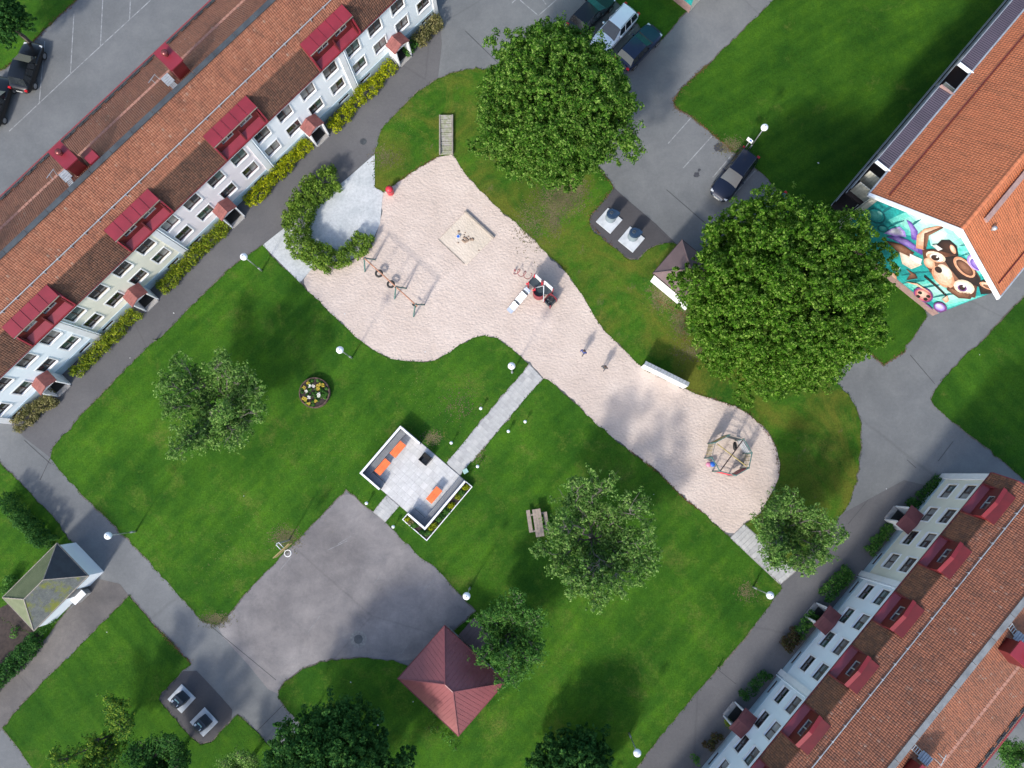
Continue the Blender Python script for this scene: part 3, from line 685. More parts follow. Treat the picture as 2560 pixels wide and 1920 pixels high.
loose_tree(600, 1925, 48, 2.6, 'small pale shrubby tree at the bottom edge below the dark bin pad', M['leaf_pale'], 37, 7000, size=.07, limbs=6)
loose_tree(2535, 1885, 45, 2.4, 'small tree behind the terrace in the bottom right corner', M['leaf_mid'], 39, 6000, size=.07, limbs=6)

def shrub_row(pts, width, h, mat, label, name='hedge', cat='hedge', dens=760, size=.075, seed=1, lump=.8, twig=True):
    """pts: photo pixels along the row; one continuous row"""
    rnd = random.Random(seed); q = [P(u, v, 0) for u, v in pts]; o = q[0]
    t = thing(name, (o.x, o.y, .03), 0, label, cat); cs, rs, tops = [], [], []
    for a, b in zip(q, q[1:]):
        L = (b-a).length; k = max(1, int(L/.34)); nr = Vector((-(b-a).y, (b-a).x, 0)).normalized()
        for i in range(k):
            p = a.lerp(b, (i+.5)/k)-o
            m = max(2, int(width/.34))
            for j in range(m):
                off = ((j+.5)/m-.5)*width*.85 + rnd.gauss(0,.05)
                edge = 1-abs(off)/(width*.5)*.35
                hh = h*edge*rnd.uniform(lump, 1.08)
                r = rnd.uniform(.20,.32)
                pp = p+nr*off+Vector((rnd.gauss(0,.06), rnd.gauss(0,.06), 0))
                cs.append((pp.x, pp.y, hh-r*.6)); rs.append(r); tops.append(pp)
                for zz in np.arange(.25, hh-.35, .42): 
                    if j in (0, m-1) or rnd.random() < .3: cs.append((pp.x, pp.y, zz)); rs.append(r)
    mb = MB()
    for pp in tops[::3]: limb(mb, (pp.x, pp.y, 0), (pp.x+rnd.gauss(0,.1), pp.y+rnd.gauss(0,.1), h*.75), .025, .01, 2, .1, rnd)
    mb.build('stem', M['bark_dark'], t)['kind'] = 'stuff'
    area = np.array(rs)**2; cnt = np.maximum(6, (area*dens*1.1).astype(int))
    leaf_obj('foliage', leaves_on(cs, rs, cnt, size, .6, .6), mat, t)
    return t
gH = 'clipped shrub rows in front of the upper left terrace'
shrub_row([(828,328),(985,165)], 1.25, 1.0, M['leaf_yellow'], 'longest bright yellow green shrub row, before the white terrace section', seed=1, size=.07)
shrub_row([(622,516),(776,360)], 1.15, 1.0, M['leaf_yellow'], 'bright yellow green shrub row before the pink terrace section', seed=2, size=.07)
shrub_row([(405,728),(572,562)], 1.15, 1.0, M['leaf_yg'], 'yellowish green shrub row before the cream terrace section', seed=3, size=.07)
shrub_row([(193,938),(350,780)], 1.15, 1.0, M['leaf_yg'], 'yellowish green shrub row before the pale blue terrace section', seed=4, size=.07)
shrub_row([(45,1066),(148,990)], 1.35, 1.1, M['leaf_olive'], 'olive brown shrub row at the lower left end of the terrace', seed=5, size=.08)
shrub_row([(1045,118),(1098,55)], 1.3, 1.2, M['leaf_olive'], 'olive brown shrub clump at the upper right corner of the terrace', seed=6, size=.08)
shrub_row([(1012,140),(1045,108)], .9, .8, M['leaf_mid'], 'small green shrub between the last porch and the olive shrubs', seed=7, name='shrub', cat='shrub')
shrub_row([(848,450),(810,468),(775,500),(752,540),(745,585),(758,620),(790,645),(835,655)], 2.3, 1.9, M['leaf_hedge'], 'curved C shaped hedge around the pale paved plaza', seed=8, size=.085, dens=620)
shrub_row([(835,655),(880,642),(905,615),(915,590)], 1.7, 1.3, M['leaf_hedge'], 'low bushy hedge end closing the curved hedge beside the sand', seed=9, size=.08)
shrub_row([(28,1238),(75,1295),(140,1362)], 1.1, 2.1, M['leaf_dark'], 'tall dark hedge along the lower left road above the grey roofed shed', seed=10)
shrub_row([(-60,1760),(20,1680),(105,1590)], 1.4, 1.3, M['leaf_dark'], 'dark hedge between the soil bed and the driveway', seed=11)
shrub_row([(105,1578),(140,1540)], 1.0, 1.0, M['leaf_mid'], 'leafy bush against the near corner of the grey roofed shed', name='bush', cat='bush', seed=12)
shrub_row([(15,1478),(45,1442)], .9, 1.2, M['leaf_mid'], 'glossy green bush behind the grey roofed shed', name='bush', cat='bush', seed=13)
shrub_row([(32,1578),(50,1585)], .7, .6, M['leaf_mid'], 'small bright green plant in the bare soil bed', name='plant', cat='plant', seed=14)
shrub_row([(2262,1272),(2345,1196)], .9, .9, M['leaf_dark'], 'dark green shrubs at the top corner of the lower right terrace', seed=15)
shrub_row([(2165,1380),(2222,1316)], .9, .9, M['leaf_mid'], 'green shrubs left of the first porch of the lower right terrace', seed=16)
shrub_row([(2052,1492),(2122,1425)], 1.1, .9, M['leaf_mid'], 'green shrubs before the blue section of the lower right terrace', seed=17)
shrub_row([(1955,1618),(1990,1580)], 1.1, .9, M['leaf_brown'], 'brownish shrub end left of the middle porch', seed=18, name='shrub', cat='shrub')
shrub_row([(1990,1580),(2035,1530)], 1.1, 1.0, M['leaf_mid'], 'green shrub beside the middle porch of the lower right terrace', seed=19, name='shrub', cat='shrub')
shrub_row([(1855,1740),(1915,1675)], .9, .8, M['leaf_dark'], 'dark shrub above the lowest porch of the lower right terrace', seed=20, name='shrub', cat='shrub')
shrub_row([(1765,1868),(1795,1830)], .9, .8, M['leaf_brown'], 'reddish brown shrub below the lowest porch', seed=21, name='shrub', cat='shrub')
shrub_row([(1812,1812),(1826,1800)], .8, .8, M['leaf_yg'], 'yellow green shrub beside the lowest porch', seed=22, name='shrub', cat='shrub')
shrub_row([(1728,1900),(1745,1885)], 1.1, .9, M['leaf_mid'], 'round bright green shrub nearest the bottom edge by the terrace', seed=23, name='shrub', cat='shrub')
shrub_row([(1075,1808),(1150,1862)], .9, .5, M['leaf_mid'], 'straggly low plants at the lower corner of the red roofed pavilion', seed=24, name='plant', cat='plant', dens=140)
shrub_row([(1085,1760),(1068,1778)], .5, .4, M['leaf_dark'], 'small dark plant under the left eave of the pavilion', seed=25, name='plant', cat='plant', dens=140)
# ------------------------------------------------------------------ roofs of small tiles
def tiles(segs, y0, z0, y1, z1, mat, parent, tw=.15, th=.19, name='roof_tiles', hump=.026, thick=.014):
    """segs: x ranges; slope from eave (y0,z0) up to (y1,z1)"""
    L = math.hypot(y1-y0, z1-z0); uy, uz = (y1-y0)/L, (z1-z0)/L; ny, nz = -uz, uy
    if nz < 0: ny, nz = -ny, -nz
    rows = max(1, round(L/th)); th = L/rows
    prof = [(0,0),(.3,hump),(.62,hump*.8),(.97,-.004)]
    V, Q = [], []
    for x0, x1 in segs:
        n = max(1, round((x1-x0)/tw)); w = (x1-x0)/n
        I, J = np.meshgrid(np.arange(n), np.arange(rows), indexing='ij'); I = I.ravel(); J = J.ravel(); N = len(I)
        jx = RNG.normal(0,.006,N); jh = RNG.uniform(0,.012,N); js = RNG.normal(0,.006,N)
        vs = np.zeros((N, 12, 3))
        for k, (px, ph) in enumerate(prof):
            for r, (s, hh) in enumerate(((0, thick+ph),(1.12, .004+ph*.9),(0, ph*.3-.01))):
                d = (J+s)*th+js*(1 if s == 0 else 1); h = hh+jh
                idx = r*4+k
                vs[:,idx,0] = x0+(I+px)*w+jx; vs[:,idx,1] = y0+uy*d+ny*h; vs[:,idx,2] = z0+uz*d+nz*h
        qs = []
        for k in range(3): qs.append((k, k+1, 4+k+1, 4+k)); qs.append((8+k, 8+k+1, k+1, k))
        b = (np.arange(N)*12)[:,None,None] + np.array(qs)[None] + sum(len(v) for v in V)
        V.append(vs.reshape(-1,3)); Q.append(b.reshape(-1,4))
    o = numesh(name, np.concatenate(V), np.concatenate(Q), mat, parent); o['kind'] = 'stuff'
    # boarding under the tiles
    for x0, x1 in segs:
        MB().add([(x0,y0,z0-.02),(x1,y0,z0-.02),(x1,y1,z1-.02),(x0,y1,z1-.02)], [(0,1,2,3)]).build('roof_boarding', M['tile_r'], parent)
    return o

def grid_wall(mb, x0, x1, z0, z1, ops, y=0, depth=.14, sgn=1):
    xs = sorted({x0, x1, *[o[0] for o in ops], *[o[1] for o in ops]}); zs = sorted({z0, z1, *[o[2] for o in ops], *[o[3] for o in ops]})
    for a, b in zip(xs, xs[1:]):
        for c, d in zip(zs, zs[1:]):
            mx, mz = (a+b)/2, (c+d)/2
            if any(o[0] < mx < o[1] and o[2] < mz < o[3] for o in ops): continue
            mb.add([(a,y,c),(b,y,c),(b,y,d),(a,y,d)], [(0,1,2,3)])
    yb = y+depth*sgn
    for a, b, c, d in ops:
        mb.add([(a,y,c),(b,y,c),(b,y,d),(a,y,d),(a,yb,c),(b,yb,c),(b,yb,d),(a,yb,d)], [(0,1,5,4),(1,2,6,5),(2,3,7,6),(3,0,4,7)])
def window(parent, a, b, c, d, y, rnd, trim=True, sgn=1, frame='frame_brown', trimm='white', name='window', mull=True, panes=None):
    mb = MB(); mb.cm = 0; yf = y+.10*sgn; t = .06
    ys = sorted((yf-.03, yf+.03))
    mb.box(a,a+t,*ys,c,d).box(b-t,b,*ys,c,d).box(a+t,b-t,*ys,c,c+t).box(a+t,b-t,*ys,d-t,d)
    if mull: m_ = (a+b)/2; mb.box(m_-.04,m_+.04,*ys,c+t,d-t)
    if trim:
        mb.cm = 1; w = .10; yy = sorted((y-.035*sgn, y-.002*sgn))
        mb.box(a-w,a,*yy,c-w,d+w).box(b,b+w,*yy,c-w,d+w).box(a,b,*yy,d,d+w)
        yy = sorted((y-.09*sgn, y-.002*sgn)); mb.box(a,b,*yy,c-w,c)
    w_ = mb.build(name, [M[frame], M[trimm]], parent)
    pn = panes or M['pane']; xs = [(a+t, (a+b)/2-.04), ((a+b)/2+.04, b-t)] if mull else [(a+t, b-t)]
    same = rnd.choice(pn + [M['pane'][0]]*2)
    for xa, xb in xs:
        mt = same if rnd.random() < .75 else rnd.choice(pn)
        MB().box(xa, xb, *sorted((y+.115*sgn, y+.135*sgn)), c+t, d-t).build('pane', mt, w_)
    return w_

def terrace(origin, ang, cols, U, label, prm, seed, x_start=0.0):
    rnd = random.Random(seed); t = thing('terraced_house', (origin.x, origin.y, 0), R(ang), label, 'terraced house')
    n = len(cols); Ltot = n*U; yb, zb = prm['break']; yr, zr = prm['ridge']; yb2, zb2 = prm['break2']; ye, ze2 = prm['back']
    ze = 6.3; ov = prm['ov']; tm = M[prm['tile']]
    # core
    MB().ext([(.2,0),(.2,6.12),(yb+.85,6.12),(yb+.85,zb+(zr-zb)*.85/(yr-yb)-.14),(yr,zr-.14),(yb2-.05,zb2-.12),(ye-.35,ze2-.05),(ye-.35,0)], 0, x_start+.02, Ltot-.02).build('wall', M['wall_white'], t)
    for xe in (x_start+.02, Ltot-.12): MB().ext([(.02,6.1),(yb+.03,zb-.06),(yb+.9,zb+(zr-zb)*.9/(yr-yb)-.1),(yb+.9,6.1)], 0, xe, xe+.10).build('gable_wall', M['wall_white'], t)
    for k, cn in enumerate(cols):
        x0, x1 = k*U, (k+1)*U
        if k == 0: x0 = x_start
        ops = []
        wx = [k*U + s for s in prm['win']]
        for x in wx: ops.append((x-.62, x+.62, 4.40, 5.68)); ops.append((x-.62, x+.62, 1.98, 3.22))
        mb = MB(); grid_wall(mb, x0, x1, .95, 6.2, ops); mb.box(x0,x1,-.02,.0,6.2,6.22)
        mb.build('wall', M[cn], t)
        for o in ops: window(t, *o, 0, rnd)
        # plinth with narrow cellar windows
        pops = [(k*U+s-.55, k*U+s+.55, .30, .72) for s in prm['cellar']]
        mb = MB(); grid_wall(mb, x0, x1, 0, .95, pops, y=-.04, depth=.12); mb.box(x0,x1,-.04,.0,.95,.97)
        mb.build('plinth', M['plinth'], t)
        for o in pops: window(t, *o, -.04, rnd, trim=False, name='cellar_window')
        # dividing pilaster and downpipe
        if k > 0:
            MB().box(x0-.22,x0+.22,-.14,-.003,.0,6.18).build('pilaster', M['white'], t)
            MB().tube((x0+.34,-.10,0),(x0+.34,-.10,6.1),.05).build('downpipe', M['wall_blue'], t)
        else: MB().box(x_start-.02,x_start+.5,-.10,-.003,0,6.18).build('pilaster', M['white'], t)
    MB().box(Ltot-.35,Ltot+.02,-.10,-.003,0,6.18).build('pilaster', M['white'], t)
    # eaves board and gutter
    mb = MB(); mb.box(x_start-.1,Ltot+.1,-ov+.01,-.004,6.19,6.25); mb.build('eaves_board', M['dark_red'], t)
    mb = MB().tube((x_start-.1,-ov-.04,6.27),(Ltot+.1,-ov-.04,6.27),.05,n=8); mb.build('gutter', M['dark_red'], t)
    mb = MB().tube((x_start-.1,ye+.06,ze2),(Ltot+.1,ye+.06,ze2),.06,n=8); mb.build('gutter', M['red_dull'], t)
    # roofs
    dl = prm['dormers']; hw = prm['dw']/2
    segs, xx = [], x_start-.12
    for dx in dl: segs.append((xx, dx-hw-.02)); xx = dx+hw+.02
    segs.append((xx, Ltot+.12)); segs = [s for s in segs if s[1]-s[0] > .05]
    tiles(segs, -ov, ze, yb, zb, M[prm['tile2']], t)
    tiles([(x_start-.12, Ltot+.12)], yb-.02, zb+.03, yr-.06, zr, tm, t)
    tiles([(x_start-.12, Ltot+.12)], yb2, zb2+.02, yr+.06, zr, tm, t)
    tiles([(x_start-.12, Ltot+.12)], ye, ze2, yb2+.03, zb2, tm, t, tw=.14)
    # pale mortar course at the back break
    mb = MB()
    x = x_start
    while x < Ltot: mb.box(x,x+.30,yb2-.09,yb2+.09,zb2+.05,zb2+.11); x += .34
    mb.build('ridge_tiles', M['ridge_tile'], t)['kind'] = 'stuff'
    # ridge walkway
    x = x_start-.1
    while x < Ltot:
        e = min(x+1.9, Ltot+.1); MB().box(x+.015,e-.015,yr-.19,yr+.19,zr+.10,zr+.16).build('ridge_walkway', M[prm['walk']], t); x += 1.9
    # snow guards front and back
    for yy, side in ((yb+(yr-yb)*.24, 0), (ye-.35, 1)):
        if side == 0: zz = zb+(zr-zb)*.24
        else: zz = ze2+(zb2-ze2)*.35/(ye-yb2)
        mb = MB(); mb.tube((x_start,yy,zz+.24),(Ltot,yy,zz+.24),.035); mb.tube((x_start,yy+.03,zz+.13),(Ltot,yy+.03,zz+.13),.02)
        x = x_start+.6
        while x < Ltot: mb.box(x-.03,x+.03,yy-.08,yy+.05,zz,zz+.27); x += 1.25
        if side == 1:
            x = x_start+.2
            while x < Ltot-1: mb.box(x,x+.9,yy-.10,yy+.02,zz+.12,zz+.17); x += 1.25
        mb.build('snow_guard', M['light_metal'] if side == 0 else M['grey_metal'], t)
    # verge boards
    for x in (x_start-.14, Ltot+.10):
        mb = MB(); pts = [(-ov-.02,ze),(yb,zb),(yr,zr),(yb2,zb2),(ye,ze2)]
        up = [(p[0], p[1]+.10) for p in pts]; lo = [(p[0], p[1]-.12) for p in pts][::-1]
        mb.ext(up+lo, 0, x, x+.05); mb.build('verge_board', M['red_metal'], t)
    # dormers
    for dx in dl: (dormer_wide if prm['kind'] == 'wide' else dormer_gabled)(t, dx, prm['dw'], yb, zb, rnd, ov)
    # porches
    for k in range(n): porch(t, k*U+prm['porch'], rnd, prm['kind'])
    # chimneys with platforms
    for cx, hatch in prm['chim']:
        c0, c1 = prm['cy']; top = prm['ctop']
        mb = MB(); mb.box(cx-.46,cx+.46,c0+.05,c1-.05,zb2-.3,top-.12)
        c = mb.build('chimney', M['dark_red'], t)
        mb = MB().box(cx-.54,cx+.54,c0-.03,c1+.03,top-.12,top)
        mb.build('chimney_cap', M['red_metal'], c)
        mb = MB(); mb.tube((cx,(c0+c1)/2+.15,top),(cx,(c0+c1)/2+.15,top+.16),.15,n=12); mb.sphere((cx,(c0+c1)/2+.15,top+.3),.23,14,10,.85)
        mb.build('vent_cowl', M['cowl'], c, smooth=True)
        px = cx-1.05; py = c1-.75; pz = zr-.75
        mb = MB(); mb.box(px-.3,px+.32,py-.42,py+.36,pz,pz+.05)
        for r_ in range(5): mb.box(px-.3,px+.32,py-.42+r_*.17,py-.38+r_*.17,pz+.05,pz+.09)
        mb.build('platform', M['light_metal'], t)
        mb = MB()
        for dx_ in (-.18,.18): mb.tube((px+dx_,yr+.2,zr+.12),(px+dx_,py-.4,pz+.1),.025)
        for r_ in range(4):
            f = (r_+.5)/4; yy = yr+.2+(py-.4-yr-.2)*f; zz = zr+.12+(pz-.02-zr)*f
            mb.tube((px-.18,yy,zz),(px+.18,yy,zz),.035)
        mb.build('roof_ladder', M['light_metal'], t); mb = MB()
        for dx_ in (-.75,-.35): mb.tube((px+dx_,py+.35,pz+.1),(px+dx_,py+1.2,pz-.45),.02)
        mb.tube((px-1.05,py+1.0,pz-.3),(px-.3,py+1.25,pz-.45),.03)
        mb.build('ladder_rail', M['light_metal'], t)
        if hatch:
            hx = cx+1.15
            mb = MB(); mb.ext([(yr+.25,zr-.4),(yr+.25,zr+.28),(yr+.8,zr+.36),(yr+1.35,zr+.05),(yr+1.35,zr-1.2)], 0, hx-.38, hx+.38)
            mb.build('roof_hatch', M['red_metal'], t)
    return t
M['apron_red'] = pm('faded_crimson_metal', (.15,.022,.04), (.12,.018,.032), .8, .5, 0, 20, fine=.05)
M['dormer_red'] = pm('dormer_crimson_sheet', (.20,.017,.022), (.16,.014,.018), .8, .45, 0, 20, fine=.05)
M['cowl'] = pm('dark_red_steel_cowl', (.20,.05,.05), None, 2, .25, metal=.5)

def dormer_wide(t, x, w, yb, zb, rnd, ov):
    h = w/2; fy = .26
    mb = MB()
    ops = [(x-h+.55, x-h+1.6, 7.15, 7.86), (x+h-1.65, x+h-.55, 7.15, 7.86)]
    grid_wall(mb, x-h+.05, x+h-.05, 6.55, 8.06, ops, y=fy, depth=.08)
    d = mb.build('dormer', M['dark_red'], t)
    for o in ops:
        window(d, *o, fy, rnd, trim=False, frame='light_metal')
    # sloping apron down to the eaves, cheeks and fins
    mb = MB(); mb.add([(x-h,fy,6.70),(x+h,fy,6.70),(x+h,-ov-.03,6.36),(x-h,-ov-.03,6.36)], [(0,1,2,3)])
    mb.box(x-h,x+h,-ov-.08,-ov-.02,6.24,6.40); mb.build('apron', M['red_metal'], d)
    for xx in (x-h-.10, x+h):
        mb = MB(); mb.ext([(-ov-.08,6.32),(-ov-.08,6.50),(.14,7.45),(yb+.05,zb+.12),(yb+.05,6.4)], 0, xx, xx+.10)
        mb.build('cheek', M['red_metal'], d)
    for xx in (x-h+.0, x-.05, x+h-.18):
        MB().ext([(fy,6.68),(fy,7.30),(-ov,6.40)], 0, xx, xx+.10).build('fin', M['dark_red'], d)
    # folded sheet roof in seamed panels
    n = 5; pw = w/n
    for i in range(n):
        xa, xb = x-h+i*pw-(.08 if i == 0 else 0), x-h+(i+1)*pw+(.08 if i == n-1 else 0)
        mb = MB(); mb.ext([(.10,8.06),(.10,8.12),(yb+.12,zb+.27),(yb+.12,zb+.18)], 0, xa+.006, xb-.006)
        mb.ext([(.10,8.12),(.10,8.15),(yb+.12,zb+.30),(yb+.12,zb+.27)], 0, xb-.03, xb-.006)
        mb.build('roof_panel', M['red_metal'], d)
    MB().box(x-h-.09,x+h+.09,.07,.12,7.98,8.055).build('fascia', M['wood_grey'], d)
def dormer_gabled(t, x, w, yb, zb, rnd, ov):
    h = w/2; fy = .30; zt = 8.30
    mb = MB(); ops = [(x-.58, x+.58, 7.15, 7.98)]
    grid_wall(mb, x-h+.02, x+h-.02, 6.50, zt, ops, y=fy, depth=.08)
    for s in (-1, 1): xx = x+s*(h-.02); mb.add([(xx,fy,6.5),(xx,fy,zt),(xx,yb+.42,zt+.07),(xx,yb+.42,6.5)], [(0,1,2,3)])
    mb.add([(x-h+.02,fy,zt),(x+h-.02,fy,zt),(x+h-.02,yb+.42,zt+.07),(x-h+.02,yb+.42,zt+.07)], [(0,1,2,3)])
    d = mb.build('dormer', M['dark_red'], t); window(d, *ops[0], fy, rnd, trim=False, frame='light_metal', panes=[M['pane'][2], M['pane'][0]])
    mb = MB(); mb.add([(x-h,fy-.002,6.72),(x+h,fy-.002,6.72),(x+h,-ov-.03,6.36),(x-h,-ov-.03,6.36)], [(0,1,2,3)])
    mb.box(x-h,x+h,-ov-.08,-ov-.02,6.24,6.40); mb.build('apron', M['apron_red'], d)
    for xx in (x-h-.08, x+h-.02): MB().ext([(-ov-.08,6.32),(-ov-.08,6.44),(fy,7.2),(yb+.05,zb+.05),(yb+.05,6.4)], 0, xx, xx+.10).build('cheek', M['dark_red'], d)
    for sx in (-1, 1):
        mb = MB(); yA, yB = fy-.08, fy+.17
        a = [(x,yA,zt+.24),(x+sx*(h+.03),yA,zt+.0),(x+sx*(h+.03),yB,zt+.06),(x,yB,zt+.30)]
        mb.add(a + [(p[0],p[1],p[2]-.07) for p in a], [(0,1,2,3),(7,6,5,4),(0,4,5,1),(1,5,6,2),(2,6,7,3),(3,7,4,0)])
        mb.build('dormer_roof', M['dormer_red'], d)
    MB().add([(x-h,fy-.08,zt-.02),(x+h,fy-.08,zt-.02),(x,fy-.08,zt+.24)], [(0,1,2)]).build('gable_board', M['dark_red'], d)

def porch(t, x, rnd, kind):
    mb = MB(); W_ = kind == 'wide'; fr = -1.10 if W_ else -1.2; rf = -1.10 if W_ else -1.15; hw_ = .80 if W_ else .92
    for s in (-1, 1): mb.box(*sorted((x+s*.60, x+s*.70)), fr, -.05, 0, 1.95)
    mb.box(x-.70,x+.70,rf+.10,rf+.18,1.95,2.05)
    p = mb.build('porch', M['white'], t)
    MB().box(x-.44,x+.44,-.055,-.045,.12,2.0).build('door', M['door'], p)
    MB().box(x-.595,x+.595,fr-.12,-.06,.005,.13).build('porch_step', M['step'], p, bevel=.015)
    MB().box(x-.52,x+.52,fr+.25,-.1,.13,.15).build('door_mat', M['rubber'], p)
    for sx in (-1, 1):
        mb = MB(); zr_ = 2.5 if kind == 'wide' else 2.28; a = [(x,rf,zr_),(x+sx*hw_,rf,2.1),(x+sx*hw_,-.03,2.1),(x,-.03,zr_)]
        mb.add(a+[(q[0],q[1],q[2]-.07) for q in a], [(0,1,2,3),(7,6,5,4),(0,4,5,1),(1,5,6,2),(2,6,7,3),(3,7,4,0)])
        k = 0
        while rf+.03+k*.20 < -.1:
            y = rf+.03+k*.20; mb.add([(x,y,zr_+.035),(x+sx*hw_,y,2.135),(x+sx*hw_,y+.05,2.125),(x,y+.05,zr_+.025)], [(0,1,2,3)]); k += 1
        mb.build('porch_roof', M['porch_tile' if W_ else 'porch_maroon'], p)

PL_ = dict([('break',(1.0,8.02)),('ridge',(3.68,9.95)),('break2',(6.42,8.0)),('back',(9.45,6.2)),('win',[1.17,3.42,5.79,8.1]),('cellar',[1.2,8.1]),
  ('dormers',[9.26,18.6,27.88,37.2]),('dw',3.95),('kind','wide'),('porch',4.6),('chim',[(9.0,0),(18.5,1),(27.95,0),(37.1,0)]),('cy',(4.32,5.98)),('ctop',11.0),('tile','tile'),('tile2','tile_old'),('walk','grey_metal'),('ov',.22)])
terrace(P(27,1058), 45.7, ['wall_blue','wall_cream','wall_pink','wall_white','wall_blue'], 9.29, 'long terrace with orange tiled roof, wide crimson dormers and pastel walls, filling the upper left', PL_, 41)
PR_ = dict([('break',(.75,8.02)),('ridge',(4.5,10.1)),('break2',(7.85,8.1)),('back',(11.1,6.2)),('win',[1.23,3.42,5.61,7.8]),('cellar',[1.2,7.9]),
  ('dormers',[1.75,6.35,11.25,15.85,20.75,25.4,30.3]),('dw',2.35),('kind','gabled'),('porch',4.5),('chim',[(8.75,0),(18.3,0),(28,0)]),('cy',(5.3,6.95)),('ctop',11.1),('tile','tile_r'),('tile2','tile_mid'),('walk','mid_metal'),('ov',.06)])
_o = P(2344,1190); _e = Vector((math.cos(R(228.7)), math.sin(R(228.7)), 0)); _n = Vector((-_e.y, _e.x, 0))
terrace(_o + _n*.22, 228.7, ['wall_cream','wall_blue','wall_blue','wall_white'], 9.45, 'terrace with shaded pale blue facade and narrow red dormers in the lower right corner', PR_, 43, x_start=-.35)

# ------------------------------------------------------------------ gabled blocks with painted end walls
UO = P(2317, 790); UA = R(49.2)
def on_gable(u, v, xg=.35, O=None):
    """(y, z) on the end wall seen at photo pixel u, v"""
    O = O or UO; r = _q @ Vector(((u-1280)/F, -(v-960)/F, -1)); c = Vector((0,0,H))
    e = Vector((math.cos(UA), math.sin(UA), 0)); n = Vector((-e.y, e.x, 0))
    k = (xg-(c-Vector((O.x,O.y,0))).dot(e))/r.dot(e); p = c+r*k-Vector((O.x,O.y,0))
    return (p.dot(n), p.z)
def mural_mats():
    d = {}
    def mk(k, c, c2=None, sc=.9): d[k] = pm('mural_'+k, c, c2 or tuple(x*.62 for x in c), sc, .7, .08, 5, fine=.28)
    mk('teal', (.015,.33,.31), (.01,.22,.23)); mk('mint', (.14,.55,.47), (.05,.42,.38)); mk('pale', (.45,.74,.68), (.25,.62,.56)); mk('deep', (.006,.14,.16))
    mk('brown', (.12,.045,.025), (.05,.02,.015)); mk('dark', (.02,.012,.012)); mk('tan', (.62,.32,.20), (.50,.22,.12)); mk('cream', (.78,.62,.48))
    mk('white', (.8,.8,.78)); mk('purple', (.13,.07,.36), (.08,.04,.25)); mk('lilac', (.38,.27,.66), (.28,.18,.55)); mk('pink', (.50,.10,.14)); mk('plum', (.17,.05,.22))
    return d
MUC = dict(teal=(.015,.33,.31), mint=(.14,.55,.47), pale=(.45,.74,.68), deep=(.006,.14,.16), brown=(.12,.045,.025), dark=(.02,.012,.012), tan=(.62,.32,.20), cream=(.78,.62,.48), white=(.8,.8,.78), purple=(.13,.07,.36), lilac=(.38,.27,.66), pink=(.5,.1,.14), plum=(.17,.05,.22))
MU = mural_mats()
